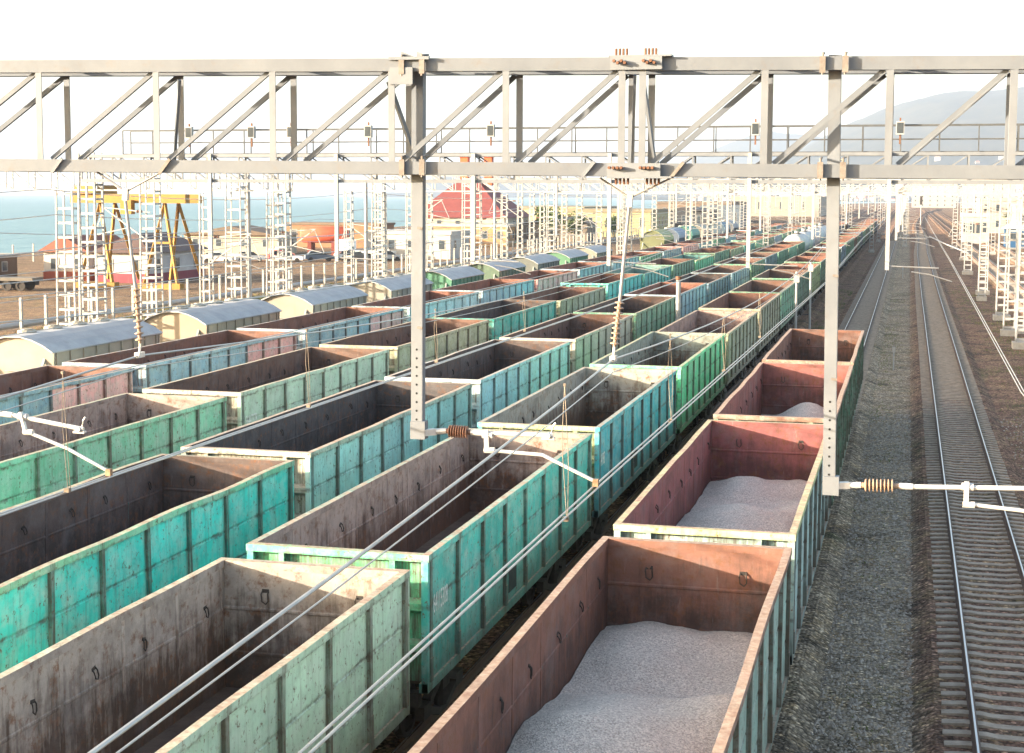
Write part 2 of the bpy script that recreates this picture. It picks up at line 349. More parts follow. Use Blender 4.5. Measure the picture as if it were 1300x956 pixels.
def track(key, pts, n_single, y0, y1, label=None):
    t = tag(link('railway_track', bed(pts).mesh('track_bed', BALLAST)), kind='structure')
    for s in (-1, 1): link('rail', rail_mesh(pts, s*.7975), t)
    y = y0; k = 0; rest = MB()
    def cx(yy):
        for (xa, ya), (xb, yb) in zip(pts, pts[1:]):
            if ya <= yy <= yb: return xa+(xb-xa)*(yy-ya)/(yb-ya)
        return pts[-1][0]
    while y < y1:
        if k < n_single:
            link('sleeper', SL_MESH, t, (cx(y)+rngs.uniform(-.015, .015), y+rngs.uniform(-.015, .015), rngs.uniform(-.006, .006)), rz=rngs.uniform(-.012, .012))
        else: rest.box(cx(y)-1.34, cx(y)+1.34, y-.11, y+.11, -.30, -.172)
        y += .545; k += 1
    if rest.v: tag(link('far_sleepers', rest.mesh('far_sleepers', SLEEPER), t), kind='stuff')
    return t
track('F', FCURVE, 120, 7.5, 420)
st = lambda x: [(x, -30), (x, 500), (x, 1100)]
track('E', st(TRACKS['E']), 0, 60, 330)
for k in 'DCBAH': track(k, st(TRACKS[k]), 0, 10, 12)
for k in 'GI': track(k, st(TRACKS[k]), 0, 100, 320)

# ------------------------------------------------------------------ open gondola wagons
PITCH_W, HL = 13.92, 6.49                                               # coupled length, half the body length
NP = 8; PW = 2*(HL-.16)/NP
def post_y(i): return -HL+.16+PW*i
def no_def(x, y, z): return (x, y, z)
def make_dent(seed, amp):
    rg = random.Random(seed); c = [[(rg.uniform(.25, 1.5), rg.uniform(0, 6.3), rg.uniform(.3, 1)) for _ in range(4)] for _ in range(4)]
    lean = [rg.uniform(-.4, .4)*amp for _ in range(2)]
    def fn(x, y, z):
        if z < 1.5: return (x, y, z)
        h = (z-1.5)/1.95; i = 0 if x < 0 else 1
        e = max(0., 1-(abs(y)/HL)**6)
        dx = sum(a*math.sin(f*y+ph) for f, ph, a in c[i])*amp*.5*h*h*e + lean[i]*h*e
        dz = sum(a*math.sin(f*y*1.4+ph) for f, ph, a in c[2+i])*amp*.30*h*h*h*(.35+.65*e)
        if abs(x) < 1.3: dy = sum(a*math.sin(f*x*2+ph) for f, ph, a in c[2])*amp*.4*h*h*(1 if abs(y) > HL-.4 else 0); return (x, y+dy, z)
        return (x+dx, y, z+dz)
    return fn
PROF_OUT = [(1.505, 1.36), (1.505, 1.92), (1.493, 1.935), (1.493, 1.965), (1.505, 1.98), (1.505, 2.58), (1.493, 2.595), (1.493, 2.625), (1.505, 2.64), (1.505, 3.335)]
PROF_IN = [(1.462, 3.335), (1.462, 2.70), (1.452, 2.685), (1.452, 2.655), (1.462, 2.64), (1.462, 1.36)]
def sgn(prof, s): return [(x*s, z) for x, z in (prof if s > 0 else prof[::-1])]
def panel_mb(s, i, b=None):
    b = b or MB(); y0 = post_y(i)+.045; y1 = post_y(i+1)-.045
    n_o, n_i = len(PROF_OUT), len(PROF_IN); prof = PROF_OUT+PROF_IN
    side = [0]*(n_o-1)+[0]+[1]*(n_i-1)+[0]
    if s < 0:
        n = len(prof); prof = [(-x, z) for x, z in prof][::-1]
        side = [side[(n-2-k) % n] for k in range(n)]
    return b.prism_y(prof, y0, y1, [0, 0]+side)
def seg_bar(b, s, x0, x1, z0, z1, ya, yb, nseg, mats=(0, 1)):            # a long bar cut into lengths so that it can bend
    for k in range(nseg+1):
        y = ya+(yb-ya)*k/nseg; b.add([(s*x0, y, z0), (s*x1, y, z0), (s*x1, y, z1), (s*x0, y, z1)], [])
    o = len(b.v)-4*(nseg+1)
    for k in range(nseg):
        i = o+4*k
        for j in range(4):
            f = (i+j, i+(j+1) % 4, i+4+(j+1) % 4, i+4+j); b.f.append(f if s < 0 else f[::-1]); b.m.append(mats[1] if j == 3 else mats[0])
    b.f += [(o, o+1, o+2, o+3), (o+4*nseg+3, o+4*nseg+2, o+4*nseg+1, o+4*nseg)]; b.m += [0, 0]
    return b
def top_rail_mb(s, b=None): return seg_bar(b or MB(), s, 1.445, 1.565, 3.338, 3.45, -HL, HL, 24)
def sill_mb(s, b=None): b = b or MB(); x0, x1 = sorted((s*1.40, s*1.545)); return b.box(x0, x1, -HL, HL, 1.20, 1.357)
def post_mb(s, i, b=None):
    b = b or MB(); y = post_y(i); d = .05 if 0 < i < NP else .06
    for z0, z1, xo in ((1.36, 1.75, 1.575), (1.75, 3.336, 1.562)):
        x0, x1 = sorted((s*1.4995, s*xo)); b.box(x0, x1, y-d, y+d, z0, z1)
    x0, x1 = sorted((s*1.458, s*1.4995)); b.box(x0, x1, y-.046, y+.046, 1.36, 3.336, 1); return b
def corner_mb(s, e, b=None):
    b = b or MB(); x0, x1 = sorted((s*1.44, s*1.55)); y0, y1 = sorted((e*(HL-.098), e*HL)); return b.box(x0, x1, y0, y1, 1.2, 3.337)
def end_sheet_mb(e, b=None):
    b = b or MB(); ya, yb = e*(HL-.115), e*(HL-.155)
    prof_z = [1.36, 1.95, 1.97, 2.0, 2.02, 2.66, 2.68, 2.71, 2.73, 3.335]
    offs = [0, 0, .02, .02, 0, 0, .02, .02, 0, 0]; n = len(prof_z); xs = [-1.45, -.75, 0, .75, 1.45]
    for sgn_, yy, mat in ((1, ya, 0), (-1, yb, 1)):
        o = len(b.v)
        for x in xs: b.add([(x, yy-e*of*(1 if mat == 0 else 1), z) for z, of in zip(prof_z, offs)], [])
        for j in range(len(xs)-1):
            for k in range(n-1):
                f = (o+j*n+k, o+(j+1)*n+k, o+(j+1)*n+k+1, o+j*n+k+1)
                b.f.append(f if (e < 0) == (mat == 0) else f[::-1]); b.m.append(mat)
    return b
def end_rail_mb(e, b=None):
    b = b or MB(); n = 8; y0, y1 = (e*(HL-.16), e*(HL-.001))
    for k in range(n+1):
        x = -1.443+2.886*k/n; b.add([(x, y0, 3.336), (x, y1, 3.336), (x, y1, 3.449), (x, y0, 3.449)], [])
    o = len(b.v)-4*(n+1)
    for k in range(n):
        i = o+4*k
        for j in range(4):
            f = (i+j, i+(j+1) % 4, i+4+(j+1) % 4, i+4+j); b.f.append(f if e > 0 else f[::-1]); b.m.append(1 if j == 3 else 0)
    return b
def end_rib_mb(e, z, b=None):
    b = b or MB(); y0, y1 = sorted((e*(HL-.113), e*(HL-.012)))
    yo = e*(HL-.012); yi = e*(HL-.113)
    vs_ = []
    for x in (-1.438, 1.438): vs_ += [(x, yi, z-.13), (x, yo, z-.055), (x, yo, z+.055), (x, yi, z+.13)]
    fs = [(0, 4, 5, 1), (1, 5, 6, 2), (2, 6, 7, 3), (3, 7, 4, 0), (0, 1, 2, 3), (7, 6, 5, 4)]
    return b.add(vs_, fs if e < 0 else [f[::-1] for f in fs])
def end_post_mb(e, x, b=None):
    b = b or MB(); y0, y1 = sorted((e*(HL-.114), e*(HL-.004)))
    for z0, z1 in ((1.2, 1.80), (2.06, 2.47), (2.73, 3.336)): b.box(x-.045, x+.045, y0, y1, z0, z1)
    return b
def floor_mb(b=None): b = b or MB(); return b.box(-1.455, 1.455, -HL+.15, HL-.15, 1.30, 1.41)
def under_mb(b=None):
    b = b or MB(); b.box(-.28, .28, -HL-.05, HL+.05, .82, 1.18); b.box(-1.38, 1.38, -HL+.02, -HL+.2, .95, 1.19); b.box(-1.38, 1.38, HL-.2, HL-.02, .95, 1.19)
    for y in (-4.33, 4.33): b.box(-1.3, 1.3, y-.22, y+.22, .9, 1.25)
    for k in range(7):
        y = -3.3+k*1.1; b.box(-1.36, 1.36, y-.05, y+.05, .98, 1.25)
    b.tube((-.9, -1.2, .75), (-.9, .1, .75), .17, n=10); b.tube((.85, .3, .78), (.85, 1.3, .78), .2, n=10)
    return b
def bogie_mb(b=None, wheels=False, yc=0):
    b = b or MB()
    for s in (-1, 1):
        x0, x1 = sorted((s*1.0, s*1.16)); b.box(x0, x1, yc-1.15, yc-.72, .36, .60); b.box(x0, x1, yc+.72, yc+1.15, .36, .60)
        b.beam((s*1.08, yc-.75, .58), (s*1.08, yc-.2, .80), .15, .14); b.beam((s*1.08, yc+.75, .58), (s*1.08, yc+.2, .80), .15, .14)
        b.beam((s*1.08, yc-.75, .42), (s*1.08, yc-.2, .24), .15, .12); b.beam((s*1.08, yc+.75, .42), (s*1.08, yc+.2, .24), .15, .12)
        b.box(s*1.08-.075, s*1.08+.075, yc-.3, yc+.3, .19, .30); b.tube((s*1.08, yc, .3), (s*1.08, yc, .62), .12, n=8)
    b.box(-1.2, 1.2, yc-.2, yc+.2, .62, .88)
    for dy in (-.925, .925): b.tube((-.95, yc+dy, .475), (.95, yc+dy, .475), .08, n=8)
    if wheels:
        for dy in (-.925, .925):
            for s in (-1, 1): wheel_mb(b, s, yc+dy)
    return b
def wheel_mb(b, s, y, n=16):
    b.lathe((s*.68, y, .475), (s, 0, 0), [(0, .44), (.0, .50), (.03, .50), (.035, .475), (.14, .47), (.14, .38), (.10, .36), (.10, .16), (.16, .14), (.16, .05)], n); return b
def coupler_mb(e):
    b = MB(); b.box(-.12, .12, *sorted((e*(HL+.051), e*(HL+.30))), .96, 1.16); b.box(-.22, .2, *sorted((e*(HL+.301), e*(HL+.46))), .90, 1.20); return b
def ring_mesh():
    b = MB(); b.box(-.025, .0, -.06, .06, -.03, .03); b.path([(0, -.05, 0), (.035, -.06, -.05), (.04, -.045, -.16), (.04, .02, -.2), (.035, .06, -.15), (.03, .05, -.04), (0, .05, 0)], .013, 5); return b.mesh('lashing_ring', BLACK)
RING = ring_mesh()
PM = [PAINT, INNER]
WHEEL = wheel_mb(MB(), 1, 0).mesh('wheel', BLACK); WHEELL = wheel_mb(MB(), -1, 0).mesh('wheel', BLACK)
BOGIE = bogie_mb().mesh('bogie', BLACK); UNDER = under_mb().mesh('underframe', BLACK)
COUP = {e: coupler_mb(e).mesh('coupler', BLACK) for e in (-1, 1)}
FLOORM = floor_mb().mesh('floor', FLOOR)
def mid_meshes():
    out = {}
    for s in (-1, 1):
        b = MB()
        for i in range(NP): panel_mb(s, i, b)
        for i in range(NP+1): post_mb(s, i, b)
        for e in (-1, 1): corner_mb(s, e, b)
        sill_mb(s, b); out['side', s] = b.mesh('side_wall', PM)
        out['rail', s] = top_rail_mb(s).mesh('top_rail', PM)
    for e in (-1, 1):
        b = end_sheet_mb(e); end_rib_mb(e, 1.93, b); end_rib_mb(e, 2.60, b)
        for x in (-.95, .95): end_post_mb(e, x, b)
        out['end', e] = b.mesh('end_wall', PM)
        out['erail', e] = end_rail_mb(e).mesh('end_rail', PM)
    b = under_mb()
    for y in (-4.33, 4.33): bogie_mb(b, True, y)
    out['under'] = b.mesh('underframe', BLACK)
    b = MB(); c = MB()                                                   # the farthest wagons: one body, still hollow
    for s in (-1, 1):
        for i in range(NP): panel_mb(s, i, b)
        for i in range(NP+1): post_mb(s, i, b)
        sill_mb(s, b); top_rail_mb(s, b)
    for e in (-1, 1): end_sheet_mb(e, b); end_rail_mb(e, b); end_rib_mb(e, 2.6, b)
    out['body'] = b.mesh('body', PM)
    return out
MID = mid_meshes()

def text_mesh(txt, size):
    cu = bpy.data.curves.new('stencil', 'FONT'); cu.body = txt; cu.size = size; cu.extrude = .0015; cu.resolution_u = 2; cu.space_character = .92
    o = bpy.data.objects.new('stencil', cu); col.objects.link(o)
    dg = bpy.context.evaluated_depsgraph_get(); me = bpy.data.meshes.new_from_object(o.evaluated_get(dg)); bpy.data.objects.remove(o)
    me.materials.clear(); me.materials.append(LETTER)
    return me
# exterior colours (paint), the number is the inner look: 0 sooty, .25 brown, .5 rust red, .75 pale flaking, 1 turquoise
COL = {'turquoise': lin('48b8ae'), 'teal': lin('3cb0a6'), 'bright turquoise': lin('45d0c6'), 'blue turquoise': lin('3fb0be'), 'pale green': lin('b3ccb6'), 'grey green': lin('93b3a8'), 'green': lin('7fbd9d'), 'dark green': lin('5c927a'), 'bright green': lin('5fd39c'), 'light blue': lin('b4d6de'), 'grey blue': lin('8fb2c4'), 'dark blue': lin('5b7f98'), 'olive': lin('9aa185'), 'greyish beige': lin('b8b8aa'), 'pink': lin('eaaaa8'), 'grey turquoise': lin('a8cbc8'), 'brown': lin('8a6a5c'), 'violet': lin('6d7294'), 'yellow green': lin('bccf94')}
LAMP = lambda c: tuple(min(1, v) for v in c)
def gondola(cx, yc, colour, inner, label, group, tier, seed, amp=.03, second=None, n_second=0, rim=None, number=None, patch=False, end=None):
    t = thing('gondola_wagon', label, 'wagon', (cx, yc, 0), group)
    if tier: t.scale = (1, 1, 1+random.Random(seed).uniform(-.035, .02))
    c = (*COL[colour], inner); c2 = (*COL[second], inner) if second else c; cr = (*COL[rim], inner) if rim else c
    rg = random.Random(seed)
    def var(cc, a=.12):
        k = 1+rg.uniform(-a, a); return (min(1, cc[0]*k), min(1, cc[1]*k), min(1, cc[2]*k), cc[3])
    if tier == 2:
        link('body', MID['body'], t, color=var(c)); link('floor', FLOORM, t); link('underframe', MID['under'], t); return t
    if tier == 1:
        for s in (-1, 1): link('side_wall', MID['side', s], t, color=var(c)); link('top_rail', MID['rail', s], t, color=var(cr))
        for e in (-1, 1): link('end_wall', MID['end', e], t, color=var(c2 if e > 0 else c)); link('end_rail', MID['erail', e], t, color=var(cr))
        link('floor', FLOORM, t); link('underframe', MID['under'], t)
        for e in (-1, 1): link('coupler', COUP[e], t)
        return t
    fn = make_dent(seed, amp*(.62 if amp > .08 else .40))
    for s in (-1, 1):
        for i in range(NP):
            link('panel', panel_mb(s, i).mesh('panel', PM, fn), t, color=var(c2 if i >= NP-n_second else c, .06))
        for i in range(NP+1):
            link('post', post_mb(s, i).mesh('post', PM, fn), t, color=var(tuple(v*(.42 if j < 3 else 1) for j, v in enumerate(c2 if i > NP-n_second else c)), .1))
        for e in (-1, 1): link('corner_post', corner_mb(s, e).mesh('corner_post', PM, fn), t, color=var(c2 if e > 0 else c))
        link('top_rail', top_rail_mb(s).mesh('top_rail', PM, fn), t, color=var(cr, .05)); link('sill', sill_mb(s).mesh('sill', PM), t, color=var(c))
    for e in (-1, 1):
        ce = c2 if e > 0 else (*COL[end], inner) if end else c
        cr_ = (*COL[end], inner) if end and e < 0 else cr
        link('end_wall', end_sheet_mb(e).mesh('end_wall', PM, fn), t, color=var(ce)); link('end_rail', end_rail_mb(e).mesh('end_rail', PM, fn), t, color=var(cr_, .05))
        for z in (1.93, 2.60): link('end_rib', end_rib_mb(e, z).mesh('end_rib', PM), t, color=var(ce))
        for x in (-.95, .95): link('end_post', end_post_mb(e, x).mesh('end_post', PM), t, color=var(ce))
        link('coupler', COUP[e], t)
        bo = link('bogie', BOGIE, t, (0, e*4.33, 0))
        for dy in (-.925, .925): link('wheel', WHEEL, bo, (0, dy, 0)); link('wheel', WHEELL, bo, (0, dy, 0))
    link('floor', FLOORM, t); link('underframe', UNDER, t)
    for i in range(NP):                                                  # lashing rings along the inside of the far wall, and on the end
        o = link('lashing_ring', RING, t, (-1.455, post_y(i)+PW*rg.uniform(.35, .65), rg.uniform(2.85, 3.02))); o.scale = (.8,)*3; o.location = Vector(fn(*o.location))
        o.rotation_euler = (rg.uniform(-.5, .5), 0, 0)
    for x in (-.75, .8):
        for z in (3.0,): link('lashing_ring', RING, t, (x, HL-.16, z), rz=-math.pi/2)
    if number:
        o = link('stencilled_number', text_mesh(number, .36), t, (1.511, post_y(0)+.25, 2.40)); o.rotation_euler = (math.pi/2, 0, math.pi/2); o.scale = (.60, 1.25, 1)
    if patch:
        b = MB(); b.box(1.5055, 1.512, post_y(3)+.35, post_y(3)+.95, 1.5, 2.0); link('stencil_patch', b.mesh('stencil_patch', DARKPATCH), t)
    return t

ROWS = {
 'E': dict(y=11.40, k0=0, g='gravel wagons on the rightmost loaded track', w=[
   ('grey green', .42, dict(amp=.05, rim='brown', label='rust-brown gondola half full of gravel, nearest in the rightmost row')),
   ('grey turquoise', .62, dict(amp=.03, rim='yellow green', label='red-walled gondola with gravel heap and light green end rim')),
   ('green', .58, dict(amp=.05, rim='brown', label='dark red gondola with low gravel, second farthest of the rightmost row')),
   ('green', .4, dict(amp=.04, rim='brown', label='brown gondola farthest in the rightmost gravel row'))]),
 'D': dict(y=22.24, k0=-1, g='row of wagons left of the gravel wagons', w=[
   ('pale green', .75, dict(amp=.05, label='pale green flaking gondola with beige inside walls at the bottom left')),
   ('turquoise', .72, dict(amp=.025, number='64115308', patch=True, end='bright green', label='turquoise gondola numbered 64115308 in front of the left hanging post')),  # end: the near end's sunlit yellow-green tint put into its colour
   ('blue turquoise', .8, dict(amp=.025, number='641983', patch=True, end='yellow green', label='blue turquoise gondola with white lettering, just behind wagon 64115308')),  # end: near end coloured as the warm sun tints it
   ('bright green', .85, dict(amp=.02, label='emerald green gondola with dark ribs in the row beside the gravel wagons')),
   ('olive', .7, {}), ('olive', .4, {}), ('green', .3, {}), ('dark green', .25, {}), ('yellow green', .5, {}), ('dark green', .45, {}), ('green', .4, {}), ('dark green', .3, {}),
   ('grey blue', .5, {}), ('dark green', .45, {}), ('green', .3, {}), ('brown', .5, {}), ('dark green', .4, {}), ('dark blue', .3, {}), ('green', .4, {}), ('olive', .5, {}), ('dark green', .4, {}),
   ('dark blue', .4, {}), ('green', .4, {}), ('brown', .4, {}), ('dark green', .4, {}), ('violet', .4, {}), ('violet', .4, {}), ('brown', .4, {})]),
 'C': dict(y=30.75, k0=-1, g='third row of wagons from the right', w=[
   ('bright turquoise', .12, dict(amp=.09, rim='green', label='bright turquoise gondola with a bent green top rail at the left')),
   ('grey turquoise', 0.0, dict(amp=.04, rim='greyish beige', end='greyish beige', label='peeling grey turquoise gondola, sooty inside, its far corner behind the left hanging post')),
   ('light blue', .08, dict(amp=.03, label='light blue gondola with patchy paint, third from the front in its row')),
   ('greyish beige', .3, dict(amp=.03, label='greyish beige gondola with dark ribs behind the light blue one')),
   ('dark green', .15, {}), ('grey blue', .5, {}), ('dark blue', .05, {}), ('grey blue', .2, {}), ('dark green', .3, {}), ('dark blue', .2, {}), ('dark green', .4, {}), ('green', .4, {}), ('dark green', .3, {})]
   + [('tank', 0, {})]*5 + [('violet', .4, {}), ('dark blue', .4, {}), ('violet', .3, {}), ('dark blue', .3, {}), ('brown', .4, {}), ('violet', .4, {})]),
 'B': dict(y=39.83, k0=-2, g='fourth row of wagons from the right', w=[
   ('green', .3, dict(amp=.03)),
   ('green', .72, dict(amp=.03, number='7', label='mid green gondola with white flaking inside, cut by the left picture edge')),
   ('pale green', .25, dict(amp=.03, number='56447378', end='greyish beige', label='pale green gondola numbered 56447378 with a brown inside')),
   ('olive', .3, dict(amp=.03, label='olive green gondola with a red-brown end, behind wagon 56447378')),
   ('teal', .05, dict(amp=.02, label='teal gondola with dark grey inside, fifth in the fourth row from the right')),
   ('olive', .35, {}), ('bright turquoise', .4, {}), ('turquoise', .95, {}), ('dark green', .3, {}), ('bright green', 1.0, dict(rim='yellow green')), ('dark green', .4, {}), ('olive', .45, {}), ('teal', .3, {}),
   ('green', .4, {}), ('dark green', .4, {}), ('grey blue', .3, {}), ('green', .4, {}), ('dark green', .4, {}), ('green', .4, {}), ('dark blue', .4, {}), ('dark green', .4, {}), ('brown', .4, {}), ('green', .4, {}), ('violet', .4, {})]),
 'A': dict(y=45.5, k0=-1, g='fifth row of wagons from the right', w=[
   ('grey blue', .38, dict(amp=.02, second='pink', n_second=3, label='blue gondola with pink far panels at the left picture edge')),
   ('grey blue', .4, dict(amp=.02, second='pink', n_second=3, number='64413077', label='two-tone blue and pink gondola with a white number and rust inside')),
   ('grey blue', .42, dict(amp=.02, second='pink', n_second=3, label='blue and pink gondola just left of the left hanging post')),
   ('light blue', .5, dict(amp=.02, second='light blue', label='light blue gondola with rust-red inside in the fifth row')),
   ('grey blue', .5, dict(second='pink')), ('pink', .5, {}), ('grey blue', .5, dict(second='pink')), ('grey blue', .45, {}), ('dark green', .5, {}), ('grey blue', .5, dict(second='pink')), ('pink', .5, {}), ('grey blue', .5, {}),
   ('dark green', .5, {}), ('grey blue', .5, {}), ('pink', .5, {}), ('dark green', .5, {}), ('grey blue', .5, {}), ('brown', .5, {}), ('dark green', .5, {}), ('grey blue', .5, {}), ('brown', .5, {})]),
}
ROWNAME = {'E': 'rightmost row', 'D': 'row beside the gravel wagons', 'C': 'third row from the right', 'B': 'fourth row from the right', 'A': 'fifth row from the right'}
HI = {'E': 80, 'D': 62, 'C': 66, 'B': 72, 'A': 76}
INN = lambda v: 'sooty inside' if v < .2 else 'brown inside' if v < .38 else 'rusty inside' if v < .65 else 'pale inside' if v < .9 else 'turquoise inside'

def tank_wagon(cx, yc, label, group):
    t = thing('tank_wagon', label, 'wagon', (cx, yc, 0), group)
    b = MB(); n = 20
    b.lathe((0, -5.6, 2.75), (0, 1, 0), [(-.0, .2), (.05, .8), (.2, 1.2), (.45, 1.45), (10.75, 1.45), (11.0, 1.2), (11.15, .8), (11.2, .2)], n)
    link('barrel', b.mesh('barrel', TINT, smooth=True), t, color=(*lin('b4b8ba'), 1))
    b = MB(); b.tube((0, 0, 4.1), (0, 0, 4.55), .32, n=12); link('dome', b.mesh('dome', TINT), t, color=(*lin('a8aaa8'), 1))
    b = MB(); b.box(-.5, .5, -1.6, 1.6, 4.24, 4.28); link('walkway', b.mesh('walkway', BLACK), t)
    link('underframe', MID['under'], t); return t
for key, d in ROWS.items():
    for i, (colour, inner, o) in enumerate(d['w']):
        o = dict(o); k = d['k0']+i; yc = d['y']+k*PITCH_W+PITCH_W/2
        tier = 0 if yc+6.9 < HI[key]+7 else 1 if yc < 170 else 2
        if key == 'B' and i == 0: continue                               # wholly outside the frame
        if colour == 'tank':
            tank_wagon(TRACKS[key], yc, f'silver grey tank wagon, {ordn(i)} vehicle in the third row from the right', 'silver tank wagons'); continue
        lab = o.pop('label', None)
        if not lab:
            two = ' and pink' if o.get('second') == 'pink' else ''
            lab = f'{colour}{two} gondola, {INN(inner)}, {ordn(i)} in the {ROWNAME[key]}'
        if tier: o = {k_: v for k_, v in o.items() if k_ in ('rim', 'second')}
        gondola(TRACKS[key]+random.uniform(-.015, .015), yc, colour, inner, lab, 'gondola wagons standing in rows', tier, 100*ord(key)+i, **o)

# gravel loads
def gravel_load(yc, fn, label):
    b = MB(); nx, ny = 60, 200; x0, y0 = 1.45, HL-.165
    for j in range(ny+1):
        for i in range(nx+1):
            x = -x0+2*x0*i/nx; y = -y0+2*y0*j/ny; h = fn(x, y)+.10*noise.noise((x*.9, y*.9+yc, 3))+.025*noise.noise((x*3, y*3+yc, 1))+.006*noise.noise((x*14, y*14, yc))
            b.v.append((x, y, max(1.42, h)))
    for j in range(ny):
        for i in range(nx):
            a = j*(nx+1)+i; b.f.append((a, a+1, a+nx+2, a+nx+1)); b.m.append(0)
    return tag(link('gravel_load', b.mesh('gravel_load', GRAVEL, smooth=True), None, (TRACKS['E'], yc, 0)), label, 'gravel', None, 'stuff')
yE = lambda k: 11.40+k*PITCH_W+PITCH_W/2
bell = lambda x, y, cx_, cy_, sx_, sy_: math.exp(-((x-cx_)/sx_)**2-((y-cy_)/sy_)**2)
gravel_load(yE(0), lambda x, y: 1.86+.30*bell(x, y, -.7, 5.2, 1.1, 1.7)+.16*bell(x, y, 1.1, 5.6, .8, 1.5)+.62*bell(x, y, -.5, .4, 1.5, 1.9)+.40*bell(x, y, 1.2, 2.0, .8, 1.3)-.12*bell(x, y, .2, 3.3, 1.6, .7)+.4*bell(x, y, .4, -3.5, 1.3, 1.6), 'grey gravel heaped in the nearest rust-brown wagon')
gravel_load(yE(1), lambda x, y: 1.80+.42*bell(x, y, -.5, 5.0, .9, 1.5)+.22*bell(x, y, 1., 5.6, .7, 1.4)+.50*bell(x, y, -.3, .9, 1.3, 1.9)+.34*bell(x, y, 1.1, 2.4, .7, 1.4)-.12*bell(x, y, .3, 3.2, 1.2, .7)+.3*bell(x, y, .2, -3.3, 1.2, 1.8), 'grey gravel heaped in the red-walled wagon')
gravel_load(yE(2), lambda x, y: 1.62+.72*bell(x, y, .25, 4.4, 1., 2.2)+.3*bell(x, y, -.6, -.5, 1.2, 2.4), 'low grey gravel heap in the dark red wagon, third in the row')
gravel_load(yE(3), lambda x, y: 1.60+.75*bell(x, y, .3, 4.2, .9, 2.)+.25*bell(x, y, 0, -1, 1.2, 2.4), 'small gravel heap in the farthest loaded wagon')

# ------------------------------------------------------------------ covered hoppers at the far left track
def hopper(yc, colour, label, rise=.75, roofc=None, L=4.1):
    t = thing('hopper_wagon', label, 'wagon', (TRACKS['H'], yc, 0), 'covered hopper wagons along the left track')
    ez = 3.45; nA = 10
    arc = [(1.55*math.cos(math.pi*k/nA), ez+rise*math.sin(math.pi*k/nA)) for k in range(nA+1)] if rise > 1 else [(1.62, ez-.02), (1.2, ez+rise*.45), (.75, ez+rise*.80), (.3, ez+rise), (-.3, ez+rise), (-.75, ez+rise*.80), (-1.2, ez+rise*.45), (-1.62, ez-.02)]
    b = MB(); outer = arc; inner = [(x*.985, z-.05) for x, z in arc[::-1]]
    b.prism_y(outer+inner, -L-.12, L+.12); link('roof', b.mesh('roof', HROOF if roofc is None else TINT), t, color=(*(roofc or (1, 1, 1)), 1))
    cc = (*COL.get(colour, (0, 0, 0)), 1) if colour in COL else (*[v*.42 for v in lin(colour)], 1)
    for e in (-1, 1):
        b = MB(); y0, y1 = sorted((e*(L-.12), e*(L-.04))); pts = [(-1.5, 2.0)]+[(1.5, 2.0)]+[(x*.97, z-.055) for x, z in arc]
        b.prism_y(pts, y0, y1); link('end_wall', b.mesh('end_wall', TINT), t, color=cc)
        b = MB(); b.add([(-1.5, e*(L-.12), 2.0), (1.5, e*(L-.12), 2.0), (1.1, e*(L-1.6), 1.2), (-1.1, e*(L-1.6), 1.2)], [(0, 1, 2, 3) if e > 0 else (3, 2, 1, 0)]); b.box(-1.4, 1.4, *sorted((e*(L-.1), e*(L+1.6))), 1.21, 1.27); link('end_slope', b.mesh('end_slope', TINT), t, color=cc)
        b = MB()
        for x in (-1.3, 1.3): b.beam((x, e*(L+1.4), 1.2), (x*.9, e*(L-.1), 3.2), .09, .09)
        for z in (1.7, 2.2, 2.7): b.beam((-.4, e*(L+.02), z), (.4, e*(L+.02), z), .03, .03)
        link('end_ladder', b.mesh('end_ladder', TINT), t, color=(*lin('8f9490'), 1))
    for s in (-1, 1):
        x0, x1 = sorted((s*1.47, s*1.51)); b = MB(); b.box(x0, x1, -L+.121, L-.121, 1.5, 3.44); link('side_wall', b.mesh('side_wall', TINT), t, color=cc)
        for k in range(9):
            b = MB(); y = -L+.3+k*(2*L-.6)/8; xa, xb = sorted((s*1.511, s*1.57)); b.box(xa, xb, y-.05, y+.05, 1.3, 3.43); link('rib', b.mesh('rib', TINT), t, color=cc)
    b = MB(); b.box(-1.45, 1.45, -L-1.65, L+1.65, 1.0, 1.2); link('frame', b.mesh('frame', BLACK), t)
    for k in range(4):
        b = MB(); y = -L+1.4+k*(2*L-2.8)/3; b.tube((-.35, y, ez+rise-.06), (-.35, y, ez+rise+.10), .36, .33, 12); b.tube((-.35, y, ez+rise+.10), (-.35, y, ez+rise+.14), .2, n=8)
        link('hatch', b.mesh('hatch', TINT), t, color=(*lin('8f8c82'), 1))
    for e in (-1, 1): link('bogie', BOGIE, t, (0, e*(L-.2), 0))
    return t
hc = [('d9cdb8', 'cream'), ('d3c4ac', 'sandy beige'), ('cfc9ba', 'dusty grey'), ('c9c4b8', 'pale grey'), ('6fae92', 'mint green'), ('7f9a86', 'dull green'), ('8d9490', 'slate grey'), ('79b08f', 'light green'), ('b9b9ae', 'chalky grey')]
for i, (c, nme) in enumerate(hc):
    hopper(53.1+12.45*i, c, f'{nme} covered hopper with grey roof, {ordn(i)} in the leftmost train', rise=.52)
for i, (c, nme, y) in enumerate([('8f9670', 'yellow green', 196), ('7a8aa0', 'blue grey', 209), ('5f8f84', 'sea green', 222), ('9a9a92', 'dull grey', 235), ('60788c', 'blue', 262), ('8a8f96', 'steel grey', 275)]):
    hopper(y, c, f'{nme} round-roofed hopper far along the leftmost train', rise=1.25, roofc=lin(c))

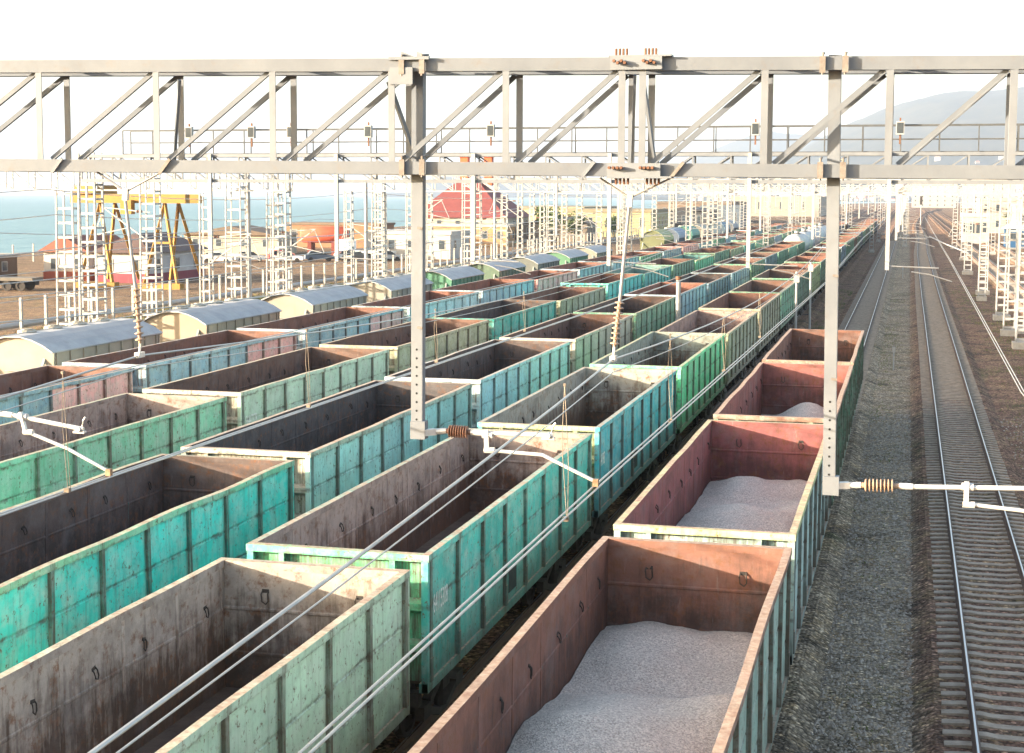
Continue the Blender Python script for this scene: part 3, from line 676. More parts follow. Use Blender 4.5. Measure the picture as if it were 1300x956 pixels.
# ------------------------------------------------------------------ the near gantry, a box truss slightly askew across the tracks
XM = -4.65
def GY(x, dy=0): return 16.0+.088*(x-XM)+dy
def GT(x): return 10.607-.0059*(x-XM)                                   # top of the upper chord
def GB(x): return 9.36-.0059*(x-XM)                                     # underside of the lower chord
CH = .138; BACK = .64
def gx(px, py): return on_y(px, py, 16.0).x                             # picture column -> place along the gantry
gan = thing('gantry', 'pale grey box truss gantry spanning the tracks in the foreground', 'gantry', (XM, 16.2, 9.3))
def gp(name, mb, mats=None): 
    o = link(name, mb.mesh(name, mats or STEEL), gan); o.matrix_parent_inverse = Matrix.Translation((-XM, -16.2, -9.3)); return o
x0, x1 = -17.5, 9.
for dy in (0, BACK):
    for zf, off in ((GT, -CH/2), (GB, CH/2)):
        b = MB(); fl = -1 if dy == 0 else 1
        pa = Vector((x0, GY(x0, dy), zf(x0)+off)); pb = Vector((x1, GY(x1, dy), zf(x1)+off))
        b.beam(pa, pb, .022, CH)                                        # web facing the tracks
        sy = .065 if dy == 0 else -.065
        b.beam(pa+Vector((0, sy, (CH/2-.011)*(-1 if off < 0 else -1))), pb+Vector((0, sy, (CH/2-.011)*-1)), .11, .02)
        b.beam(pa+Vector((0, sy, CH/2-.011)), pb+Vector((0, sy, CH/2-.011)), .11, .02)
        gp('chord', b)
VERT = [gx(p, 150) for p in (-205, -65, 76, 215, 355, 500, 641, 786, 812, 967, 1128, 1290)]
VERT += [VERT[-1]+1.33, VERT[-1]+2.66]; VERT = [VERT[0]-2.6, VERT[0]-1.3]+VERT
def member(name, xa, za, xb, zb, dy, wd=.075, dp=.055):
    b = MB(); b.angle((xa, GY(xa, dy), za), (xb, GY(xb, dy), zb), dp, wd, .012, up=(1, 0, 0) if abs(xa-xb) < .2 else (0, 0, 1), flip=1); return gp(name, b)
for dy in (.02, BACK-.02):
    for v in VERT: member('upright', v, GB(v)+CH, v, GT(v)-CH, dy, .074, .055)
    for a, c in zip(VERT, VERT[1:]):
        if c-a < .5: continue
        member('diagonal', a+.10, GB(a)+CH, c-.06, GT(c)-CH, dy+.03, .060, .045)
for k, v in enumerate(VERT):                                             # struts between the two faces, top and bottom
    for z in (GT(v)-.03, GB(v)+.03):
        b = MB(); b.beam((v, GY(v, .03), z), (v, GY(v, BACK-.03), z), .05, .05); gp('cross_strut', b)
    if k+1 < len(VERT) and VERT[k+1]-v > .5:
        b = MB(); c = VERT[k+1]; b.beam((v, GY(v, .05), GB(v)+.05), (c, GY(c, BACK-.05), GB(c)+.05), .04, .04); gp('plan_brace', b)
def inner_brace(pxa, pya, pxb, pyb):
    a = on_y(pxa, pya, 16.2); c = on_y(pxb, pyb, 16.2); b = MB(); b.beam((a.x, GY(a.x, .1), a.z), (c.x, GY(c.x, .5), c.z), .03, .05); gp('cross_brace', b)
inner_brace(500, 105, 521, 205); inner_brace(805, 95, 793, 205); inner_brace(815, 97, 822, 205); inner_brace(248, 105, 222, 205)
# bolted splices
def plate(xa, xb, za, zb, dy, t=.014): b = MB(); b.box(xa, xb, GY((xa+xb)/2, dy)-t, GY((xa+xb)/2, dy)+t, za, zb); return gp('splice_plate', b)
BOLT = MB().tube((0, 0, 0), (0, -.055, 0), .017, n=6).mesh('bolt', RUSTY)
BOLTV = MB().tube((0, 0, 0), (0, 0, .075), .013, n=6).mesh('bolt', RUSTY)
def gbolt(x, y, z, me): o = link('bolt', me, gan); o.matrix_parent_inverse = Matrix.Translation((-XM, -16.2, -9.3)); o.location = (x, y, z)
xa, xb = gx(772, 85), gx(838, 85)
plate(xa, xb, GT(xa)-CH+.005, GT(xa)+.02, -.03)
b = MB(); b.box(xa-.02, xb+.1, GY(xa)-.02, GY(xa)+.14, GT(xa)+.002, GT(xa)+.02); gp('splice_plate', b)
xc, xd = gx(768, 215), gx(836, 215)
plate(xc, xd, GB(xc)-.012, GB(xc)+CH-.005, -.03)
b = MB(); b.box(xc, xd+.12, GY(xc)-.03, GY(xc)+.15, GB(xc)-.025, GB(xc)-.004); gp('splice_plate', b)
for i in range(8):
    for (pa_, pb_, pz) in (((776, 790), (812, 831), 83),):
        px = 778+i*4.5 if i < 4 else 815+(i-4)*4.5
        gbolt(gx(px, 83), GY(gx(px, 83), -.045), GT(xa)-.045-.02*(i % 2), BOLT); gbolt(gx(px, 75), GY(gx(px, 75), .05), GT(xa)+.02, BOLTV)
        px2 = 772+i*5 if i < 4 else 811+(i-4)*5
        gbolt(gx(px2, 217), GY(gx(px2, 217), -.045), GB(xc)+.085, BOLT); gbolt(gx(px2+6, 228), GY(gx(px2, 228), .05), GB(xc)-.09, BOLTV)
xa = gx(497, 85); xb = gx(548, 85)
plate(xa, xb, GT(xa)-.02, GT(xa)+.012, -.034, .02)
plate(gx(498, 95), gx(527, 95), GT(xa)-.28, GT(xa)-.10, -.02)
for px in (510, 529):
    x = gx(px, 70); b = MB(); b.prism_y([(0, 0), (.17, 0), (0, .065)], -.006, .006); o = gp('fin', b); o.location = (x, GY(x, .05), GT(x)+.014)
for px in (97, 743, 225, 855):                                           # loose brackets on the lower chord
    x = gx(px, 215); b = MB(); b.beam((x-.05, GY(x, -.03), GB(x)-.01), (x+.08, GY(x, -.03), GB(x)+CH+.01), .02, .035); gp('bracket', b, CLAMP if px in (225, 855) else STEEL)

# hanging posts with their perforated feet
def hanging_post(px_top, px_bot, py_bot, side, lab):
    yb = GY(gx(px_bot, 300), .16); a = on_y(px_top, 80, yb); c = on_y(px_bot, py_bot, yb); h = .060
    b = MB(); up = (0, 1, 0)
    ax = Vector((a.x, yb, GT(a.x)+.03)); cx_ = Vector((c.x, yb, c.z))
    b.beam(ax, cx_, .122, .012, up=up)
    for s in (-1, 1): b.beam(ax+Vector((s*h, .05, 0)), cx_+Vector((s*h, .05, 0)), .012, .11, up=up)
    gp('hanging_post', b)
    n = 10
    for i in range(n):                                                   # bolt holes
        t = 1-(i*.098+.12)/(ax-cx_).length; p = ax.lerp(cx_, t)
        o = MB(); o.tube((p.x, yb-.0075, p.z), (p.x, yb-.004, p.z), .013, n=8); gp('bolt_hole', o, HOLE)
    b = MB(); b.beam(cx_+Vector((.02, .03, .20)), cx_+Vector((.02, .03, 0)), .17, .13, up=up); gp('foot_block', b)
    for zz in (1.25, 2.35):
        p = ax.lerp(cx_, 1-zz/(ax-cx_).length); b = MB(); b.beam(p+Vector((.01, -.015, 0)), p+Vector((.07, -.015, -.005)), .03, .025); gp('clip', b, CLAMP)
    for s in (-1, 1):                                                    # U bolts at the chords
        for z, m in ((GT(a.x)+.02, RUSTY), (GB(a.x)-.02, RUSTY)):
            b = MB(); x = a.x+s*.115; zz = z-.10 if z > 10 else z+.1
            b.path([(x, yb-.2, zz-.11), (x, yb-.2, zz+.11), (x, yb+.02, zz+.13)], .014, 6); b.box(x-.03, x+.03, yb-.215, yb-.19, zz-.09, zz+.08); gp('clamp', b, CLAMP)
    return cx_
fl = hanging_post(530, 529, 557, 1, 'left'); fr = hanging_post(1060, 1052, 628, 1, 'right')
fll = fl+Vector((-5.52, -.5, 0)); b = MB(); b.beam((fll.x, fll.y, GT(fll.x)), fll, .145, .12, up=(0, 1, 0)); gp('hanging_post', b)

# registration arms: insulator, tube, drop bracket and the bent steady arm
SHED = [(0, .03), (.03, .03)]
for i in range(8): SHED += [(.036+i*.040, .028), (.048+i*.040, .072), (.056+i*.040, .072), (.068+i*.040, .028)]
SHED += [(.36, .03), (.40, .03)]
def arm(label, foot, pts, mat_ins, tube_end, drop, steady, y, r=.026):
    t = thing('registration_arm', label, 'cantilever arm', (foot.x, foot.y, foot.z)); inv = Matrix.Translation((-foot.x, -foot.y, -foot.z))
    def P(px, py): return on_y(px, py, y)
    def add(name, mb, m): o = link(name, mb.mesh(name, m, smooth=False), t); o.matrix_parent_inverse = inv; return o
    a, i0, i1, s1 = [P(*p) for p in pts]
    b = MB(); b.beam(Vector((foot.x+.08, foot.y, a.z)), a, .07, .07); b.tube(a, i0, .035, n=8); add('mounting', b, ALU)
    L = (i1-i0).length; k = L/.40; b = MB(); b.lathe(i0, i1-i0, [(q_*k, r_*1.0) for q_, r_ in SHED], 16); add('insulator', b, mat_ins)
    b = MB(); b.tube(i1, s1, .034, n=10); add('socket', b, ALU)
    te = P(*tube_end); b = MB(); b.tube(s1, te, r, n=10); add('tube', b, ALU)
    d0, d1 = P(*drop[0]), P(*drop[1])
    b = MB(); b.beam(d0+Vector((0, -.03, .06)), d1+Vector((0, -.03, -.02)), .05, .03); b.tube(d0+Vector((-.05, 0, .0)), d0+Vector((.07, 0, 0)), .042, n=8); b.tube(d1+Vector((-.03, -.03, 0)), d1+Vector((.09, -.03, 0)), .035, n=8); add('drop_bracket', b, ALU)
    sp = [P(*p)+Vector((0, -.03, 0)) for p in steady]; b = MB(); b.path(sp, .021, 8); add('steady_arm', b, ALU)
    e = sp[-1]; b = MB(); b.box(e.x-.03, e.x+.03, e.y-.03, e.y+.03, e.z-.05, e.z+.03); add('wire_clamp', b, BRASS)
    b = MB(); b.tube(te+Vector((-.05, -.05, .0)), te+Vector((-.05, .05, 0)), .03, n=8); b.path([te+Vector((-.02, 0, .02)), te+Vector((.0, 0, .10)), te+Vector((.03, 0, .14))], .012, 5); b.box(te.x-.12, te.x+.02, te.y-.03, te.y+.03, te.z-.045, te.z-.02); add('end_fitting', b, ALU)
    return e
tipE = arm('registration arm with dark brown insulator on the left hanging post', fl, [(552, 548), (567, 547), (598, 549), (618, 550)], PORC, (702, 553), ((618, 552), (619, 571)), [(619, 571), (690, 577), (757, 611)], 16.22)
tipF = arm('registration arm with pale ribbed insulator on the right hanging post', fr, [(1078, 616), (1093, 616), (1141, 617), (1159, 618)], PORCL, (1420, 622), ((1227, 618), (1226, 640)), [(1226, 639), (1300, 648), (1380, 662)], 16.55)
fr2 = Vector((on_y(-60, 520, 15.62).x, 15.62, 6.4))
tipD = arm('registration arm with bent steady tube at the left picture edge', fr2, [(-56, 518), (-45, 519), (-8, 524), (16, 527)], PORC, (106, 545), ((28, 529), (35, 548)), [(35, 547), (88, 569), (140, 598)], 15.62)

# suspension strings for the messenger wires
def suspension(label, va, vb, apex, rod, ins0, ins1, y):
    P = lambda p, dy=0: on_y(p[0], p[1], y+dy)
    a = P(apex); t = thing('suspension_insulator', label, 'insulator', a); inv = Matrix.Translation(-a)
    def add(name, mb, m): o = link(name, mb.mesh(name, m), t); o.matrix_parent_inverse = inv
    for v in (va, vb): b = MB(); b.tube(P(v), a, .011, n=6); add('hanger_rod', b, WIRE)
    b = MB(); b.beam(a+Vector((0, 0, .03)), a+Vector((-.01, 0, -.10)), .06, .05); add('yoke', b, ALU)
    b = MB(); b.tube(a+Vector((-.01, 0, -.1)), P(ins0), .018, n=8); add('rod', b, WHITE)
    i0, i1 = P(ins0), P(ins1); b = MB(); L = (i1-i0).length; n = 9; prof = [(0, .018)]
    for k in range(n): prof += [((k+.1)*L/n, .02), ((k+.3)*L/n, .052), ((k+.45)*L/n, .052), ((k+.6)*L/n, .02)]
    prof += [(L, .018)]; b.lathe(i0, i1-i0, prof, 12); add('insulator', b, PORCL)
    b = MB(); e = i1+Vector((-.01, 0, -.12)); b.tube(i1, e, .016, n=6); b.box(e.x-.03, e.x+.03, e.y-.07, e.y+.07, e.z-.04, e.z+.02); add('wire_clamp', b, ALU)
    return e+Vector((0, 0, -.02))
mE = suspension('brown insulator string on a long rod hanging from the middle of the truss', (762, 226), (852, 226), (800, 251), None, (787, 382), (780, 440), 16.3)
mD = suspension('brown insulator string hanging from the truss near the left edge', (121, 217), (206, 218), (160, 243), None, (172, 365), (178, 436), 15.7)

def wire(name, label, pts, r, mat=WIRE, sag=0., n=1, cat='wire', group=None):
    out_ = []
    for (a, c) in zip(pts, pts[1:]):
        a = Vector(a); c = Vector(c); m = 14 if sag else n
        for k in range(m): t = k/m; p = a.lerp(c, t); p.z -= 4*sag*t*(1-t); out_.append(p)
    out_.append(Vector(pts[-1])); b = MB(); b.path(out_, r, 6)
    return tag(link(name, b.mesh(name, mat)), label, cat, group)
# contact wires (in pairs) and messengers, from behind the camera to the far gantries
for key, tip, nm in (('E', tipE, 'gravel wagons'), ('F', tipF, 'open main track'), ('D', tipD, 'turquoise wagons')):
    for s in (-1, 1):
        xx = TRACKS[key]; pts = [(tip.x+s*.022-.25, -28, 5.85), (tip.x+s*.03, tip.y, tip.z-.06), (xx+.25+s*.03, 60, 5.85), (xx-.2+s*.03, 124, 5.85), (xx+s*.03, 255, 5.85)]
        if key == 'F': pts = [(2.4+s*.03, -28, 5.8), (2.35+s*.03, 16.5, 5.72), (2.16+s*.03, 30, 5.50), (2.16+s*.03, 81, 5.80), (2.25+s*.03, 156, 5.85), (2.5+s*.03, 255, 5.85)]
        wire('contact_wire', f'{"left" if s < 0 else "right"} wire of the contact wire pair above the {nm}', pts, .011)
def droppers(x, y_list, ztop, zbot, label):
    for i, y in enumerate(y_list):
        zt = ztop(y); b = MB(); b.path([(x, y, zt), (x-.03, y+.02, (zt+zbot)/2+.1), (x+.03, y, zbot)], .004, 5); b.path([(x, y, zt), (x+.05, y-.03, (zt+zbot)/2-.1), (x+.03, y+.05, zbot)], .004, 5)
        b.box(x-.01, x+.05, y-.02, y+.03, zbot-.025, zbot+.02); b.box(x-.012, x+.012, y-.02, y+.02, zt-.015, zt+.015)
        tag(link('dropper', b.mesh('dropper', CORD)), f'{label}, {ordn(i)} dropper from the camera', 'dropper')
for key, e, nm in (('E', mE, 'gravel wagons'), ('D', mD, 'turquoise wagons')):
    xx = TRACKS[key]
    for j, off in enumerate((0, .14)):
        pts = [(e.x-.15-off, -28, 7.2), (e.x, e.y, e.z-.0-off), (xx+.1, 60, 7.25-off), (xx, 124, 7.3-off)]
        b = MB(); out_ = []
        for a, c, sg in zip(pts, pts[1:], (.55, .45, .6)):
            for k in range(16): t = k/16; p = Vector(a).lerp(Vector(c), t); p.z -= 4*sg*t*(1-t); out_.append(p)
        out_.append(Vector(pts[-1])); b.path(out_, .012 if j == 0 else .006, 6)
        tag(link('messenger_wire', b.mesh('messenger_wire', WIRE)), f'{"thick sagging" if j == 0 else "thin lower"} messenger wire above the {nm}', 'wire')
    zt = lambda y: e.z-4*.45*((y-e.y)/44)*(1-(y-e.y)/44) if y > e.y else e.z-4*.55*((y+28)/44.3)*(1-(y+28)/44.3)
    droppers(xx+.02, (14.6, 21.5, 28, 35), zt, 5.95, f'thin twisted wire dropper above the {nm}')

# ------------------------------------------------------------------ farther gantries, masts and lamps
def lattice_parts(t, inv, cx_, cy_, z0, z1, wx, wy, single, pitch=.62, leg=.07):
    legs = [(sx*wx/2, sy*wy/2) for sx in (-1, 1) for sy in (-1, 1)]
    B = MB()
    def add(name, mb, m=WHITE): o = link(name, mb.mesh(name, m), t); o.matrix_parent_inverse = inv
    k_ = .82
    def at(lx, ly, z): f = 1-(1-k_)*(z-z0)/(z1-z0); return Vector((cx_+lx*f, cy_+ly*f, z))
    for lx, ly in legs:
        b = MB() if single else B; b.beam(at(lx, ly, z0), at(lx, ly, z1), leg, leg, up=(0, 1, 0))
        if single: add('leg', b)
    n = max(2, int((z1-z0)/pitch))
    for i in range(n+1):
        z = z0+.15+(z1-z0-.3)*i/n
        for (a, c) in ((0, 2), (1, 3), (0, 1), (2, 3)):
            b = MB() if single else B
            p, q_ = at(*legs[a], z), at(*legs[c], z); b.beam(p, q_, .02, .10)
            if single and (a, c) in ((0, 2), (2, 3)): add('batten', b)
            elif single: B.add(b.v, b.f)
    if not single: add('lattice_column', B)
    else: add('rear_battens', B)
    b = MB(); b.box(cx_-wx*.75, cx_+wx*.75, cy_-wy*.8, cy_+wy*.8, GZ-.1, z0); add('footing', b, CONC)
def mast(x, y, h, wd, label, single, group, arms=0):
    t = thing('lattice_mast', label, 'mast', (x, y, GZ), group); inv = Matrix.Translation((-x, -y, -GZ))
    lattice_parts(t, inv, x, y, 0.0, h, wd, wd*.8, single)
    if arms:
        b = MB(); zt = h-2.4
        b.beam((x, y, zt), (x+arms*2.6, y, zt+.25), .05, .05); b.beam((x, y, zt-1.5), (x+arms*2.5, y, zt+.2), .06, .06); b.beam((x+arms*2.5, y, zt+.2), (x+arms*3.1, y, zt-1.1), .04, .04); b.beam((x+arms*1.2, y, zt-.75), (x+arms*3.1, y, zt-1.15), .04, .04)
        o = link('bracket_arm', b.mesh('bracket_arm', WHITE), t); o.matrix_parent_inverse = inv
        b = MB(); b.lathe((x+arms*.45, y, zt+.05), (arms, 0, 0), [(0, .04), (.05, .09), (.1, .05), (.15, .09), (.2, .05), (.25, .09), (.3, .04)], 8); o = link('insulator', b.mesh('insulator', PORC), t); o.matrix_parent_inverse = inv
    return t
def far_gantry(Y, xl, xr, zb, zt, label, near=False, rail=False, towers=(), posts=(), lamps=()):
    t = thing('gantry', label, 'gantry', (xl, Y, GZ), 'gantries across the yard'); inv = Matrix.Translation((-xl, -Y, -GZ))
    def add(name, mb, m=WHITE): o = link(name, mb.mesh(name, m), t); o.matrix_parent_inverse = inv; return o
    dpt = .7; n = int((xr-xl)/1.45)
    B = MB()
    for dy in (0, dpt):
        for z, hh in ((zb+.06, .13), (zt-.06, .13)):
            b = MB() if near else B; b.beam((xl, Y+dy, z), (xr, Y+dy, z), .08, hh if near else .09)
            if near: add('chord', b, STEEL)
        for k in range(n+1):
            x = xl+(xr-xl)*k/n; b = MB() if near and dy == 0 else B; b.beam((x, Y+dy, zb+.125), (x, Y+dy, zt-.125), .06, .06)
            if near and dy == 0: add('upright', b, STEEL)
            if k < n:
                xn = xl+(xr-xl)*(k+1)/n; up_ = (x+xn)/2 > -9
                b = MB() if near and dy == 0 else B
                b.beam((x+.04, Y+dy+.02, zb+.125 if up_ else zt-.125), (xn-.04, Y+dy+.02, zt-.125 if up_ else zb+.125), .05, .05)
                if near and dy == 0: add('diagonal', b, STEEL)
    add('rear_lattice' if near else 'truss_beam', B, STEEL if near else WHITE)
    if rail:
        for dy in (0, dpt):
            for z in (zt+.5, zt+1.02):
                b = MB(); b.beam((xl+2, Y+dy, z), (xr, Y+dy, z), .03 if z < zt+.9 else .05, .03 if z < zt+.9 else .05); add('handrail', b, GREYRAIL)
        for k in range(0, n+1):
            x = xl+2+(xr-xl-2)*k/n; b = MB(); b.beam((x, Y, zt), (x, Y, zt+1.0), .045, .045); add('rail_post', b, GREYRAIL)
            if k % 2 == 0: b = MB(); b.beam((x, Y+dpt, zt), (x, Y+dpt, zt+1.0), .04, .04); add('rail_post', b, GREYRAIL)
        b = MB(); b.box(xl+2, xr, Y+.06, Y+dpt-.06, zt+.002, zt+.04); add('walkway', b, GREYRAIL)
    for x in towers: lattice_parts(t, inv, x, Y+dpt/2, 0., zt+.1, .9 if near else .85, .8, near, leg=.085)
    for x in posts:
        b = MB(); b.beam((x, Y-.1, zt), (x, Y-.1, 6.35), .15, .13, up=(0, 1, 0)); add('hanging_post', b, WHITE)
        b = MB(); b.tube((x+.08, Y-.1, 6.5), (x+1.9, Y-.1, 6.45), .028, n=6); b.path([(x+.9, Y-.1, 6.3), (x+1.6, Y-.1, 6.2), (x+2.4, Y-.1, 5.95)], .02, 5); add('registration_arm', b, WIRE)
    for px in lamps:
        x = on_y(px, 158, Y).x
        tl = thing('floodlight', LAMPLAB[px], 'floodlight', (x, Y-.1, zt+.9), 'floodlights on the walkway gantry'); iv = Matrix.Translation((-x, -(Y-.1), -(zt+.9)))
        b = MB(); b.box(x-.15, x+.15, Y-.33, Y-.12, zt+.65, zt+1.15); o = link('housing', b.mesh('housing', WHITE), tl); o.matrix_parent_inverse = iv
        b = MB(); b.beam((x, Y-.2, zt+1.28), (x, Y-.2, zt+.3), .06, .06); o = link('bracket', b.mesh('bracket', RUSTY), tl); o.matrix_parent_inverse = iv
        b = MB(); b.box(x-.12, x+.12, Y-.338, Y-.331, zt+.7, zt+1.1); o = link('lens', b.mesh('lens', GLASS), tl); o.matrix_parent_inverse = iv
    return t
GREYRAIL = simple('grey_handrail', (.05, .055, .06), (.09, .095, .10), 5, .6)
LAMPLAB = {243: 'leftmost floodlight on the walkway gantry', 322: 'second floodlight from the left on the walkway gantry', 372: 'third floodlight from the left on the walkway gantry', 470: 'fourth floodlight from the left, left of the hanging post',
           625: 'floodlight right of the left hanging post on the walkway gantry', 960: 'floodlight between the splice and the right hanging post', 1143: 'rightmost floodlight on the walkway gantry'}
PX_ = [-.75, -6.0, -11.5, -17.1, -23.0, -28.7]
far_gantry(60, -34.8, 9.5, 9.62, 10.8, 'walkway gantry with handrail and floodlights behind the near truss', True, True, (-34.6, 7.2), PX_, (243, 322, 372, 470, 625, 960, 1143))
for i, (Y, xl, xr) in enumerate([(78.5, -62, -33), (101, -36.2, 8), (124, -36.4, 8), (156, -36.6, 8), (196, -36.6, 8), (240, -36.6, 9), (290, -36.6, 9), (345, -36.6, 12), (410, -36.6, 14)]):
    far_gantry(Y, xl, xr, 9.25+.05*(i % 3), 10.5, f'white lattice gantry, {ordn(i+1)} behind the near truss', False, i in (2, 4), (xl+.4, xr-.8) if i else (xl+1, xr-.5), [] if i == 0 else PX_[:5+i % 2])
# masts beside the leftmost train, seen over the hopper roofs
lm = [(88, .95), (192, .9), (262, .6), (300, 1.0), (349, .85), (443, .55), (484, .7), (520, .5), (545, .5), (606, .7), (640, .6), (660, .5), (675, .5), (688, .5), (716, .6), (735, .7), (760, .7), (790, .6), (830, .7), (852, .6), (880, .7), (925, .8), (945, .8)]
for i, (px, wd) in enumerate(lm):
    y = on_x(px, 330, -36.1).y
    mast(-36.1, y, (9.25, 9.4, 9.2, 10.9)[i % 4] if i != 1 else 10.6, wd, f'white lattice mast behind the hoppers, {ordn(i)} from the left', y < 118, 'lattice masts behind the hopper train', arms=(0, -1, 1, 0, 1)[i % 5])
rm = [(6.9, 110.5, .72), (7.7, 112.5, .62), (6.7, 147, .6), (13.6, 265, .6), (24, 300, .6)]
for i, (x, y, wd) in enumerate(rm):
    mast(x, y, (10.6, 9.4, 9.0, 10.)[i % 4], wd, f'white lattice mast right of the open track, {ordn(i)} from the camera', y < 130, 'lattice masts on the right', arms=(0, 1, -1)[i % 3])
# standing masts between the wagon rows, farther on
for i, (x, y) in enumerate([(-22.9, 178), (-22.9, 183), (-22.9, 188), (-17.1, 192), (-17.1, 232), (-11.5, 205), (-11.5, 250), (-6.0, 268), (-17.1, 300), (-28.6, 160), (-28.6, 205), (-28.6, 240), (-11.5, 320), (-.6, 300), (-.4, 380), (-17.1, 262), (-22.9, 262), (-11.5, 285), (-6, 330), (-28.6, 285), (-22.9, 330), (-17.1, 365), (-6, 390)]):
    mast(x, y, (10.5, 10.2, 9.6)[i % 3], .62, f'white lattice mast between the wagon rows, {ordn(i)} of those farther on', False, 'lattice masts between the rows')
# plain tubular poles
for i, (px, X_, h) in enumerate([(316, -36.6, 10.4), (465, -36.6, 10.1), (628, -36.6, 10.3), (1235, 14.5, 10)]):
    y = on_x(px, 330, X_).y; b = MB(); b.tube((X_, y, GZ), (X_, y, h), .17, .11, 10); b.box(X_-.5, X_+.5, y-.05, y+.05, h-.6, h-.5)
    tag(link('tubular_pole', b.mesh('tubular_pole', WHITE)), f'tapered white tubular pole among the masts, {ordn(i)} from the left', 'pole', 'tubular poles')
p = on_x(861, 395, -11.5); b = MB(); b.tube((-11.5, p.y, GZ), (-11.5, p.y, 4.75), .12, n=12); b.tube((-11.5, p.y, 4.75), (-11.5, p.y, 4.95), .15, n=12, mat=1)
tag(link('marker_post', b.mesh('marker_post', [WHITE, RUSTY])), 'short white post with rusty cap between two wagon rows', 'post')
for i, (px, py, X_) in enumerate([(1012, 330, -6.0), (1030, 318, -6.0)]):
    p = on_x(px, py, X_); t = thing('signal_post', f'{"nearer" if i == 0 else "farther"} slim white signal post beside the second wagon row', 'signal', (X_, p.y, GZ)); inv = Matrix.Translation((-X_, -p.y, -GZ))
    b = MB(); b.tube((X_, p.y, GZ), (X_, p.y, 4.9), .07, n=8); o = link('pole', b.mesh('pole', WHITE), t); o.matrix_parent_inverse = inv
    b = MB(); b.box(X_-.16, X_+.16, p.y-.2, p.y-.08, 4.3, 4.75); o = link('signal_head', b.mesh('signal_head', WHITE), t); o.matrix_parent_inverse = inv
for i, (x, y) in enumerate([(-6.5, 420), (-1.2, 520)]):
    t = thing('signal_post', f'{"left" if i == 0 else "right"} dark light signal beyond the far track crossing', 'signal', (x+5, y, GZ)); inv = Matrix.Translation((-x-5, -y, -GZ))
    b = MB(); b.tube((x+5, y, GZ), (x+5, y, 9), .14, n=8); o = link('pole', b.mesh('pole', WHITE), t); o.matrix_parent_inverse = inv
    b = MB(); b.box(x+4.6, x+5.4, y-.4, y-.15, 6.4, 9.2); o = link('signal_head', b.mesh('signal_head', BLACK), t); o.matrix_parent_inverse = inv
# many thin wires over the left tracks and towards the far masts
rw = random.Random(5)
for i, (x, z) in enumerate([(-14.2, 5.9), (-14.1, 7.3), (-20, 5.9), (-20.1, 7.2), (-26, 5.9), (-26, 7.2), (-31.3, 5.9), (-31.3, 7.3), (-36.1, 8.2), (-36.6, 9.3), (-40, 7.4), (-40, 6.2), (7, 8.4), (7.2, 9.2), (10.6, 5.9), (10.6, 7.2), (16.2, 5.9), (16.2, 7.3)]):
    wire('overhead_wire', f'thin overhead wire, {ordn(i)} counted from the third wagon row outwards', [(x, -25, z), (x+.2, 16.3, z), (x, 60, z), (x-.1, 101, z), (x, 156, z), (x, 240, z), (x, 345, z)], .012 if x > -30 else .022, sag=.5 if z > 6.5 else .0, n=2, group='thin overhead wires')

# ------------------------------------------------------------------ the yard's left side, towards the sea
b0 = 0
fe = thing('fence', 'post and wire fence running behind the leftmost train', 'fence', (-58, 150, GZ)); inv = Matrix.Translation((58, -150, -GZ))
FP = MB().box(-.09, .09, -.09, .09, -.1, 2.5).mesh('post', CONC)
for k in range(90):
    o = link('post', FP, fe, (-58, 70+k*3.1, GZ)); o.matrix_parent_inverse = inv
for z in (.45, 1.05, 1.7, 2.3):
    b = MB(); b.beam((-58, 68, GZ+z), (-58, 350, GZ+z), .02, .02); o = link('strand', b.mesh('strand', CONC), fe); o.matrix_parent_inverse = inv
b = MB(); b.tube((-59.4, 60, .05), (-59.4, 345, .05), .22, n=8); tag(link('pipeline', b.mesh('pipeline', WHITE)), 'white pipeline lying along the fence', 'pipe')
f2 = thing('fence', 'far row of slim white posts along the sea edge', 'fence', (-118, 200, GZ)); inv = Matrix.Translation((118, -200, -GZ))
for k in range(40):
    o = link('post', FP, f2, (-118, 120+k*5, GZ)); o.matrix_parent_inverse = inv
def block(t, inv, name, x0, x1, y0, y1, z0, z1, colour, mat=None):
    b = MB(); b.box(x0, x1, y0, y1, z0, z1); o = link(name, b.mesh(name, mat or TINT), t, color=(*[v*(.46 if y0 < 400 and x1 < 0 else .34) for v in lin(colour)], 1)); o.matrix_parent_inverse = inv; return o
